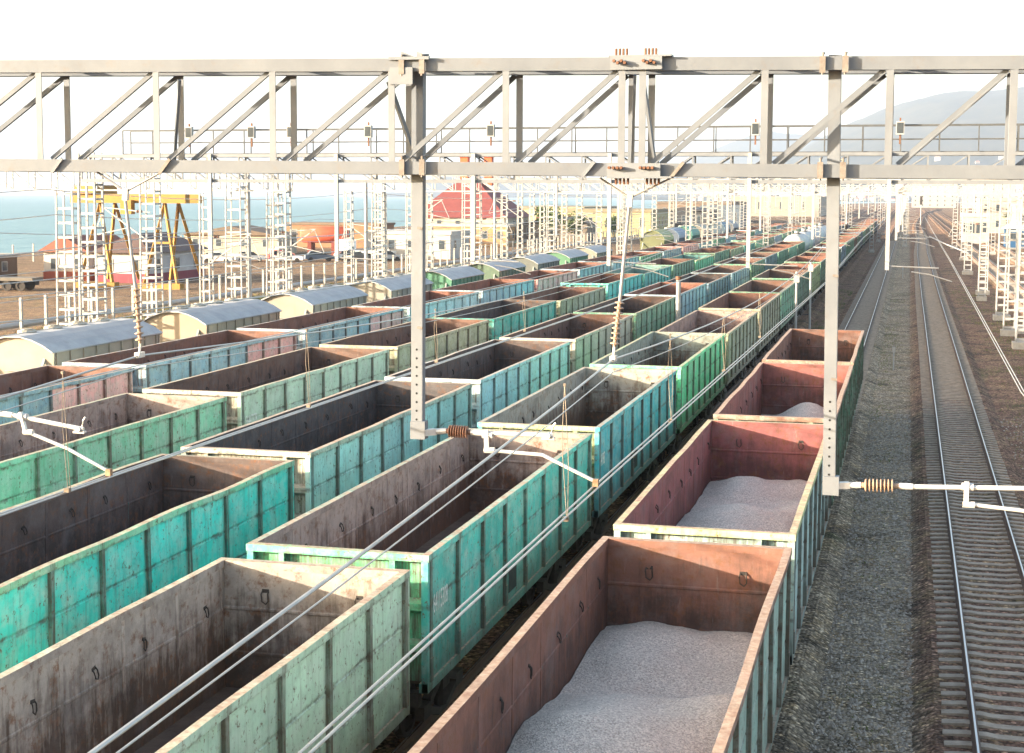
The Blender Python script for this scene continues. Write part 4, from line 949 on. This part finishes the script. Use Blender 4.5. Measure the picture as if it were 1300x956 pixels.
def building(name, label, cat, x, y, wx, wy, h, colour, roof, roof_h, kind='gable', nwin=(4, 3), floors=1, group=None, base=None, wcol='2c3238'):
    t = thing(name, label, cat, (x, y, GZ), group); inv = Matrix.Translation((-x, -y, -GZ))
    x0, x1, y0, y1 = x-wx/2, x+wx/2, y-wy/2, y+wy/2
    block(t, inv, 'wall', x0, x1, y0, y1, GZ, h, colour)
    if base: block(t, inv, 'plinth', x0-.06, x1+.06, y0-.06, y1+.06, GZ, GZ+1.0, base)
    b = MB(); o_ = .55
    if kind == 'flat': b.box(x0-.2, x1+.2, y0-.2, y1+.2, h+.003, h+roof_h)
    elif kind == 'hip':
        i = min(wx, wy)/2*.98; rx = max(wx/2-i, .2); ry = max(wy/2-i, .2)
        b.add([(x0-o_, y0-o_, h), (x1+o_, y0-o_, h), (x1+o_, y1+o_, h), (x0-o_, y1+o_, h), (x-rx, y-ry, h+roof_h), (x+rx, y-ry, h+roof_h), (x+rx, y+ry, h+roof_h), (x-rx, y+ry, h+roof_h)],
              [(0, 1, 5, 4), (1, 2, 6, 5), (2, 3, 7, 6), (3, 0, 4, 7), (4, 5, 6, 7), (3, 2, 1, 0)])
    else:
        b.add([(x0-o_, y0-o_, h), (x1+o_, y0-o_, h), (x1+o_, y1+o_, h), (x0-o_, y1+o_, h), (x-.05, y0-o_, h+roof_h), (x-.05, y1+o_, h+roof_h)], [(0, 1, 4), (2, 3, 5), (1, 2, 5, 4), (3, 0, 4, 5), (3, 2, 1, 0)])
    r = link('roof', b.mesh('roof', TINT), t, color=(*[v*.5 for v in lin(roof)], 1)); r.matrix_parent_inverse = inv
    fh = (h-GZ)/floors
    for f in range(floors):
        for k in range(nwin[0]):                                         # windows on the face towards the camera
            xc = x0+wx*(k+.5)/nwin[0]; z0 = GZ+f*fh+fh*.38
            fr_ = block(t, inv, 'window', xc-.55, xc+.55, y0-.05, y0-.001, z0, z0+fh*.42, 'e8e4dc'); b = MB(); b.box(xc-.45, xc+.45, y0-.056, y0-.0505, z0+.08, z0+fh*.42-.08)
            pn = link('pane', b.mesh('pane', GLASS), fr_)
            pn.matrix_parent_inverse = Matrix.Identity(4)
        for k in range(nwin[1]):
            yc = y0+wy*(k+.5)/nwin[1]; z0 = GZ+f*fh+fh*.38
            fr_ = block(t, inv, 'window', x1+.001, x1+.05, yc-.55, yc+.55, z0, z0+fh*.42, 'e8e4dc'); b = MB(); b.box(x1+.0505, x1+.056, yc-.45, yc+.45, z0+.08, z0+fh*.42-.08)
            pn = link('pane', b.mesh('pane', GLASS), fr_); pn.matrix_parent_inverse = Matrix.Identity(4)
    return t
building('house', 'long white house with brown hip roof and red plinth beside the yellow crane', 'house', -81.2, 154.5, 6.2, 13.5, 2.8, 'ebe6e6', '7c6660', 2.0, 'hip', (2, 3), base='a8485a')
building('house', 'white house with rust-red roof behind the left masts', 'house', -89.2, 155, 5.4, 10, 2.7, 'efe6dc', '9c5a46', 1.8, 'gable', (2, 3), base='b0563e')
building('shed', 'low timber shed with pale flat roof at the far left', 'shed', -100, 148, 9, 5, 2.2, '8c6f55', 'cfc6b4', .25, 'flat', (3, 1))
building('shed', 'brown roofed shed by the sea right of the white house', 'shed', -104, 228, 16, 8, 2.6, 'd8c9b2', '7d6a58', 1.4, 'gable', (4, 2))
building('shed', 'long white workshop left of the left hanging post', 'shed', -72, 222, 13, 10, 3.2, 'f1ede6', 'e3ded6', .5, 'flat', (5, 2))
building('shed', 'flat roofed rusty shed near the shore', 'shed', -100, 262, 18, 8, 3.6, 'b98a66', '8f7a68', .4, 'flat', (5, 2))
tr = building('terminal_building', 'cream building with tall red pyramid roof and brick chimneys', 'building', -86, 300, 19, 20, 4.6, 'ecdcc6', '96504e', 9.0, 'hip', (5, 4), 2, base='c9884e')
for dx in (-1.6, 3.4):
    b = MB(); b.box(-85.5+dx-.8, -85.5+dx+.8, 298, 299.6, 11, 16.6); b.box(-85.5+dx-1, -85.5+dx+1, 297.8, 299.8, 16.603, 17); o = link('chimney', b.mesh('chimney', TINT), tr, color=(*lin('b5572f'), 1)); o.matrix_parent_inverse = Matrix.Translation((86, -300, -GZ))
building('annex', 'orange cream annex in front of the red roofed building', 'building', -80, 276, 17, 6, 3.2, 'dcae7a', 'f0e2cf', .4, 'flat', (6, 2))
building('shed', 'grey stone shed right of the red roofed building', 'shed', -68, 300, 14, 10, 3.6, '9c8f80', '6f6258', 1.2, 'gable', (3, 3))
building('warehouse', 'yellow warehouse with dark openings beyond the hoppers', 'warehouse', -67, 362, 20, 30, 5.2, 'd8cf9a', 'a89c80', .7, 'flat', (5, 6))
building('warehouse', 'pale yellow long warehouse behind the grey shed', 'warehouse', -88, 390, 22, 44, 5.6, 'e6ddb4', 'b9ab8c', .6, 'flat', (5, 7))
building('shed', 'dark slate shed at the end of the yellow warehouse', 'shed', -58, 420, 12, 26, 5., '5d6066', '4d4a4c', 1., 'gable', (3, 5))
building('shed', 'blue-grey shed beyond the dark slate shed', 'shed', -54, 470, 12, 26, 5.4, '8295aa', '6e7c8c', .8, 'flat', (3, 5))
building('shed', 'brown harbour shed far along the shore', 'shed', -72, 560, 26, 60, 6.2, 'b39c86', '8c7a68', .8, 'flat', (5, 8))
building('warehouse', 'long cream quay warehouse near the horizon', 'warehouse', -60, 760, 40, 80, 8, 'e8dfcf', 'c9bfae', .8, 'flat', (8, 8))
# red storage tank lying on cradles, small yellow hut
t = thing('storage_tank', 'red horizontal storage tank on legs left of the white workshop', 'tank', (-84, 214, GZ)); inv = Matrix.Translation((84, -214, -GZ))
b = MB(); b.lathe((-88, 214, 3.1), (1, .15, 0), [(0, .3), (.15, .9), (.5, 1.25), (6.8, 1.25), (7.2, .9), (7.3, .3)], 18); o = link('barrel', b.mesh('barrel', TINT, smooth=True), t, color=(*lin('b5523a'), 1)); o.matrix_parent_inverse = inv
for x in (-86.4, -82.6): block(t, inv, 'leg', x-.3, x+.3, 213.6, 215.2, GZ, 2.2, '8a3a30')
# yellow gantry crane
t = thing('gantry_crane', 'yellow travelling gantry crane standing by the white house', 'crane', (-76, 142, GZ)); inv = Matrix.Translation((76, -142, -GZ))
YEL = tinted('yellow_crane_paint', .55)
def cr(name, mb): o = link(name, mb.mesh(name, YEL), t, color=(*lin('8f6a28'), 1)); o.matrix_parent_inverse = inv
CY0, CY1, CX = 133.5, 166, -86
c1 = on_y(96, 253, 140); c2 = on_y(226, 258, 150)
zg = 8.55
b = MB(); b.box(-82.7, -69.9, 140.2, 141.2, zg-.4, zg+.5); cr('main_girder', b)
b = MB(); b.box(-82.7, -69.9, 143.2, 144.2, zg-.4, zg+.5); cr('main_girder', b)
for lx in (-79.6, -72.4):
    for ly, s in ((140.7, -1), (143.7, 1)):
        b = MB(); b.beam((lx, ly, zg-.4), (lx-1.7, ly+s*1.3, GZ+.6), .26, .30); cr('leg', b)
        b = MB(); b.beam((lx, ly, zg-.4), (lx+1.9, ly+s*1.3, GZ+.6), .26, .30); cr('leg', b)
    b = MB(); b.beam((lx-.9, 139.9, 4.2), (lx+1., 139.9, 4.2), .2, .22); cr('tie_beam', b)
    b = MB(); b.box(lx-2.2, lx+2.4, 138.9, 139.9, GZ, GZ+.6); cr('bogie_beam', b)
b = MB(); b.box(-82.2, -79.8, 139.9, 144.6, zg+.503, zg+1.4); cr('trolley', b)
b = MB(); b.box(-76.6, -75.4, 139.3, 140.1, zg-1.5, zg-.1); cr('cabin', b)
# flatbed truck at the left edge
def truck(x, y, label, cabc, bedc, rz):
    t = thing('flatbed_truck', label, 'truck', (x, y, GZ), rz=rz)
    def a(name, x0, x1, y0, y1, z0, z1, c, m=TINT): b = MB(); b.box(x0, x1, y0, y1, z0, z1); link(name, b.mesh(name, m), t, color=(*lin(c), 1))
    a('cab', -1.2, 1.2, 2.2, 4.4, .7, 2.9, cabc); a('windscreen', -1.05, 1.05, 4.401, 4.43, 1.8, 2.7, '222831', GLASS); a('side_window', 1.201, 1.22, 2.6, 4.0, 1.8, 2.6, '222831', GLASS)
    a('bed', -1.25, 1.25, -4.5, 2.0, 1.0, 1.3, bedc); a('chassis', -.5, .5, -4.4, 4.2, .55, .99, '22201e')
    for yy in (3.2, -1.8, -3.2):
        for s in (-1, 1): b = MB(); b.lathe((s*.9, yy, .5), (s, 0, 0), [(0, .3), (0, .5), (.28, .5), (.28, .3), (.22, .28)], 14); link('wheel', b.mesh('wheel', BLACK), t)
truck(-87, 133, 'flatbed truck with cream cab parked behind the fence at far left', 'e4d9c0', '6b655c', 1.7)
truck(-77, 212, 'white truck parked before the white workshop', 'f0eee8', 'd8d6cf', 1.4)
def car(x, y, c, label, rz, group):
    t = thing('parked_car', label, 'car', (x, y, GZ), group, rz=rz)
    b = MB(); b.prism_y([(-2.1, .3), (2.1, .3), (2.15, .75), (1.3, .9), (-2.05, .92)], -.85, .85); link('body', b.mesh('body', TINT), t, color=(*lin(c), 1))
    b = MB(); b.prism_y([(-1.8, .9), (1.1, .9), (.4, 1.42), (-1.3, 1.42)], -.74, .74); link('cabin', b.mesh('cabin', GLASS), t)
    b = MB(); b.box(-1.25, .35, -.72, .72, 1.421, 1.45); link('roof', b.mesh('roof', TINT), t, color=(*lin(c), 1))
    for xx in (-1.3, 1.3):
        for s in (-1, 1): b = MB(); b.lathe((xx, s*.68, .31), (0, s, 0), [(0, .2), (0, .31), (.2, .31), (.2, .18)], 12); link('wheel', b.mesh('wheel', BLACK), t)
cols = [('f2f0ec', 'white'), ('d9d9d6', 'silver'), ('b9332a', 'red'), ('f0ede6', 'ivory'), ('5a6472', 'slate blue'), ('eceae4', 'chalk white'), ('303236', 'black'), ('9aa0a4', 'grey')]
for i, (c, nme) in enumerate(cols):
    car(-93+i*2.9, 196+3*(i % 3)+i*1.5, c, f'{nme} car parked in the lot before the sea', .3+.2*(i % 3), 'cars parked by the workshop')
# trees and bushes
def tree(x, y, h, rad, label, seed, n=1500, cat='tree'):
    rg = random.Random(seed); t = thing('leafy_tree' if cat == 'tree' else 'bush', label, cat, (x, y, GZ)); b = MB()
    b.tube((0, 0, 0), (0, 0, h*.55), .16*h/5, .08*h/5, 7)
    cl = []
    for k in range(9):
        a = rg.uniform(0, 6.3); r = rad*rg.uniform(.25, .7); z = h*rg.uniform(.45, .85); cl.append((r*math.cos(a), r*math.sin(a), z, rad*rg.uniform(.35, .55))); b.tube((0, 0, h*.35), (cl[-1][0]*.8, cl[-1][1]*.8, z), .06*h/5, .02, 5)
    link('trunk', b.mesh('trunk', BARK), t); b = MB()
    for k in range(n):
        cx_, cy_, cz_, cr_ = rg.choice(cl); d = Vector((rg.gauss(0, 1), rg.gauss(0, 1), rg.gauss(0, .8))).normalized()*cr_*rg.uniform(.55, 1.1)
        p = Vector((cx_, cy_, cz_))+d; s = rg.uniform(.12, .26)*max(1, h/6); a = Vector((rg.gauss(0, 1), rg.gauss(0, 1), rg.gauss(0, 1))).normalized()*s; c = a.orthogonal().normalized()*s*.6
        b.add([p-a, p+c, p+a, p-c], [(0, 1, 2, 3)])
    link('crown', b.mesh('crown', LEAF), t)
for i, (x, y, h, r) in enumerate([(-66.5, 285, 7.5, 3.0), (-63, 292, 6, 2.4), (-70, 330, 6, 3), (-62, 330, 5, 2.5), (-98, 178, 3.4, 2), (-110, 240, 3.5, 2.4), (-60, 318, 4.5, 2.2), (30, 330, 7, 3.2), (36, 300, 6, 3), (42, 360, 8, 3.4), (27, 420, 8, 3.5), (50, 420, 9, 4)]):
    tree(x, y, h, r, f'leafy green {"tree" if h > 4 else "bush"} among the buildings, {ordn(i)} from the left group on', i, 1300, 'tree' if h > 4 else 'bush')

# ------------------------------------------------------------------ the right side and the town
rb = [(19.4, 300, 4, 4, 3.2, '3f7fb8', 'e6e8ea', 'blue cabin with white roof behind the right masts'), (13.2, 330, 5, 8, 5, 'f4f1ec', 'e0dcd4', 'white cabin beside the right tracks'), (27, 350, 10, 14, 7, 'f1ece6', 'd9cfc4', 'white workshop beyond the right tracks'),
      (40, 330, 14, 10, 6, 'eed9c8', 'c98f78', 'pink plastered depot on the right'), (24, 430, 12, 20, 8, 'efe9e2', 'cfc4ba', 'pale depot hall right of the curve'), (46, 440, 16, 20, 9, 'f0e0d2', 'd8a890', 'peach coloured depot at the right edge'),
      (62, 520, 22, 24, 8, 'f2efec', 'd9d5d0', 'tall white depot block at the right'), (35, 560, 18, 30, 7, 'ead8c8', 'b98d7a', 'brick-roofed hall behind the depots'), (80, 640, 24, 30, 8, 'f3f1ee', 'dedad4', 'white block behind the tall depot'),
      (50, 720, 26, 40, 7, 'efe6dc', 'c9a08c', 'cream hall with reddish roof far right'), 
      (60, 980, 40, 30, 5, 'efe8e0', 'c9b8a8', 'broad pale hall near the horizon'), (120, 900, 50, 60, 8, 'f2efec', 'd8d2cc', 'large white hall at the far right')]
for i, (x, y, wx, wy, h, c, rc, lab) in enumerate(rb): building('town_building', lab, 'building', x, y, wx, wy, h, c, rc, .7 if i % 3 else 1.6, 'flat' if i % 3 else 'gable', (4, 3), max(1, int(h/3.6)))
t = thing('silo', 'red and white striped silo tower rising over the town at the right', 'tower', (93, 1250, GZ)); inv = Matrix.Translation((-93, -1250, -GZ))
for k in range(4):
    b = MB(); b.tube((93, 1250, GZ+k*12), (93, 1250, GZ+(k+1)*12-.01), 6.5, n=16); o = link('drum', b.mesh('drum', TINT, smooth=False), t, color=(*lin('c8686a' if k > 0 else 'efe9e4'), 1)); o.matrix_parent_inverse = inv
for i, (x, y, wx, h, lab) in enumerate([(112, 1240, 24, 50, 'tall white apartment tower right of the red silo'), (140, 1260, 22, 38, 'shorter white apartment tower at the right edge'), (62, 1300, 40, 30, 'wide pale apartment block left of the red silo'), (20, 1350, 36, 22, 'low pale apartment block left of centre in the far town')]):
    building('apartment_tower', lab, 'building', x, y, wx, 16, h, 'f0ede9', 'dcd8d2', 1, 'flat', (6, 3), int(h/3.2))

# hills: two wooded ridges across the bay, built as terrain on a polar grid
def interp(tab, x):
    for (a, va), (c, vc) in zip(tab, tab[1:]):
        if a <= x <= c: return va+(vc-va)*(x-a)/(c-a)
    return tab[0][1] if x < tab[0][0] else tab[-1][1]
def ridge(name, tab, r0, r1, r2, az0, az1, na=150, nr=36, rough=.12):
    # tab: (picture column, crest height in pixels over the horizon) gives how high the land stands in that direction
    t2 = [(math.atan2(ray(px, 247).x, ray(px, 247).y), h/F_PX*r1*.985) for px, h in tab]
    b = MB()
    def hgt(az, r):
        H = interp(t2, az); s = (r-r0)/(r1-r0) if r < r1 else 1-(r-r1)/(r2-r1)*.8
        s = max(0, min(1, s)); s = s*s*(3-2*s); x, y = r*math.sin(az), r*math.cos(az)
        nn = noise.fractal((x*.0008, y*.0008, 5), 1., 2.1, 6); n2 = noise.fractal((x*.009, y*.009, 2), 1., 2., 3)
        return -4+max(0, H*s*(1+rough*nn*1.2)+H*.03*n2*min(1, s*3)+6*s)
    for j in range(nr+1):
        r = r0+(r2-r0)*(j/nr)
        for i in range(na+1):
            az = az0+(az1-az0)*i/na; b.v.append((r*math.sin(az), r*math.cos(az), hgt(az, r)))
    for j in range(nr):
        for i in range(na): a = j*(na+1)+i; b.f.append((a, a+1, a+na+2, a+na+1)); b.m.append(0)
    tag(link(name, b.mesh(name, HILL, smooth=True)), kind='structure'); return hgt
azp = lambda px: math.atan2(ray(px, 247).x, ray(px, 247).y)
h1 = ridge('hills', [(840, 2), (900, 14), (960, 30), (1010, 55), (1060, 84), (1110, 108), (1160, 124), (1200, 131), (1245, 134), (1300, 137), (1380, 142), (1500, 128), (1700, 150), (2100, 110)], 3400, 6000, 8200, azp(800), azp(2300))
h2 = ridge('far_hills', [(520, 4), (560, 34), (600, 44), (640, 26), (700, 12), (800, 20), (870, 44), (920, 66), (965, 80), (1020, 78), (1100, 70), (1300, 70)], 6300, 7600, 9000, azp(480), azp(1400), 110, 16)
# houses scattered over the lower slope
rg = random.Random(21)
HM = []
for wx, wy, h, rh in ((11, 9, 6, 3), (16, 10, 9, 2.5), (9, 9, 5, 3), (26, 12, 16, 1)):
    wb = MB(); wb.box(-wx/2, wx/2, -wy/2, wy/2, -6, h)
    r_ = MB(); r_.add([(-wx/2-.5, -wy/2-.5, h), (wx/2+.5, -wy/2-.5, h), (wx/2+.5, wy/2+.5, h), (-wx/2-.5, wy/2+.5, h), (-wx/4, 0, h+rh), (wx/4, 0, h+rh)], [(0, 1, 5, 4), (2, 3, 4, 5), (1, 2, 5), (3, 0, 4)])
    wn = MB()
    for f in range(max(1, int(h/3))):
        for k in range(int(wx/3)): xx = -wx/2+1.5+k*3; wn.box(xx-.6, xx+.6, -wy/2-.1, -wy/2-.02, .8+f*3, 2.3+f*3)
    HM.append((wb.mesh('wall', TINT), r_.mesh('roof', TINT), wn.mesh('windows', GLASS)))
cnt = 0
while cnt < 230:
    az = rg.uniform(azp(880), azp(1330)); cl_ = noise.noise((az*28, 3, 1)); r = rg.triangular(3430, 4350, 3500)
    if cl_+rg.uniform(-.6, .6) < -.1 and r > 3650: continue
    x, y = r*math.sin(az), r*math.cos(az); z = h1(az, r)
    k = rg.choice((0, 0, 1, 1, 2, 3 if r < 3900 else 0)); wm, rm_, wn_ = HM[k]
    t = thing('hillside_house', 'small pale house among many on the far hillside', 'house', (x, y, z), 'houses on the far hillside', rg.uniform(-.6, .6))
    link('wall', wm, t, color=(*(v*.34 for v in lin(rg.choice(('f3f0ea', 'efe6da', 'f6f4f0', 'e9ddd0', 'f2e3d3')))), 1)); link('roof', rm_, t, color=(*(v*.5 for v in lin(rg.choice(('b5735a', 'd8d2ca', 'a89c92', 'c08468')))), 1)); link('windows', wn_, t); cnt += 1

# crossing boards over the far track, kerb line, poles
b = MB(); b.box(.6, 5.6, 352, 354.4, -.01, .03); tag(link('crossing_deck', b.mesh('crossing_deck', CONC)), kind='structure')
b = MB(); b.path([(4.6, 352, .3), (6.6, 300, .3), (9.2, 250, .3)], .12, 6); tag(link('white_guard_pipe', b.mesh('white_guard_pipe', WHITE)), 'white guard pipe along the right of the far open track', 'pipe')
# low verge poles between the two right tracks
for i, (px, py) in enumerate([(1134, 452), (1146, 335)]):
    p = on_z(px, py+18, GZ); b = MB(); b.tube((p.x, p.y, GZ), (p.x, p.y, GZ+1.3), .04, n=8); b.box(p.x-.09, p.x+.09, p.y-.02, p.y+.02, GZ+1.0, GZ+1.3)
    tag(link('kilometre_stake', b.mesh('kilometre_stake', WHITE)), f'{"nearer" if i == 0 else "farther"} slim white stake between the two right tracks', 'stake')
# loose stones and tufts of grass
rg = random.Random(9); b = MB()
for k in range(26000):
    y = 9+60*rg.random()**1.7; x = rg.uniform(-1.5, .4) if rg.random() < .7 else rg.uniform(4.0, 8)
    z = GZ+.0+(.0 if x < 3 else 0); s = .012+.05*rg.random()**2.5; a = rg.uniform(0, 3)
    ca, sa = math.cos(a)*s, math.sin(a)*s; hh = s*rg.uniform(.6, 1.1)
    b.add([(x-ca, y-sa, z), (x+sa, y-ca, z), (x+ca, y+sa, z), (x-sa, y+ca, z), (x+rg.uniform(-.4, .4)*s, y+rg.uniform(-.4, .4)*s, z+hh)], [(0, 1, 4), (1, 2, 4), (2, 3, 4), (3, 0, 4)])
tag(link('loose_stones', b.mesh('loose_stones', STONE)), 'loose stones scattered on the path between the tracks', 'stones', None, 'stuff')
b = MB()
def blades(n, fx, fy, hh):
    for k in range(n):
        x, y = fx(), fy(); 
        if noise.noise((x*.35, y*.22, 4))+.6*noise.noise((x*1.5, y*1.5, 4))+.25*noise.noise((x*4, y*4, 4)) < .12: continue
        h = hh*rg.uniform(.5, 1.3); a = rg.uniform(0, 6.3); w_ = .012+.008*rg.random(); lx, ly = rg.uniform(-.5, .5)*h, rg.uniform(-.5, .5)*h
        b.add([(x-w_*math.cos(a), y-w_*math.sin(a), GZ), (x+w_*math.cos(a), y+w_*math.sin(a), GZ), (x+lx, y+ly, GZ+h)], [(0, 1, 2)])
blades(4000, lambda: rg.gauss(-1.1, .5), lambda: rg.uniform(45, 150), .09)
blades(5000, lambda: rg.uniform(-6.6, -5.2), lambda: rg.uniform(60, 160), .16)
blades(14000, lambda: rg.gauss(6.8, 1.3), lambda: rg.uniform(30, 170), .12)
blades(500, lambda: rg.gauss(-.6, .35), lambda: rg.uniform(13, 45), .06)
blades(26000, lambda: rg.gauss(-57, 1.6), lambda: rg.uniform(80, 200), .38)
tag(link('grass_tufts', b.mesh('grass_tufts', GRASS)), 'sparse grass growing along the tracks', 'grass', None, 'stuff')

# ------------------------------------------------------------------ haze
hz = bpy.data.materials.new('haze_air'); hz.use_nodes = True; ht = hz.node_tree; ht.nodes.clear()
on = ht.nodes.new('ShaderNodeOutputMaterial'); pv = ht.nodes.new('ShaderNodeVolumePrincipled'); pv.inputs['Color'].default_value = (.50, .63, .86, 1); pv.inputs['Density'].default_value = 1.0e-4; pv.inputs['Anisotropy'].default_value = .0
ht.links.new(pv.outputs[0], on.inputs['Volume'])
b = MB(); b.box(-9600, 7000, -450, 12500, -6, 480)
# the sea sheet and the ground end beyond the box only where nothing shows
tag(link('haze', b.mesh('haze', hz)), kind='stuff')
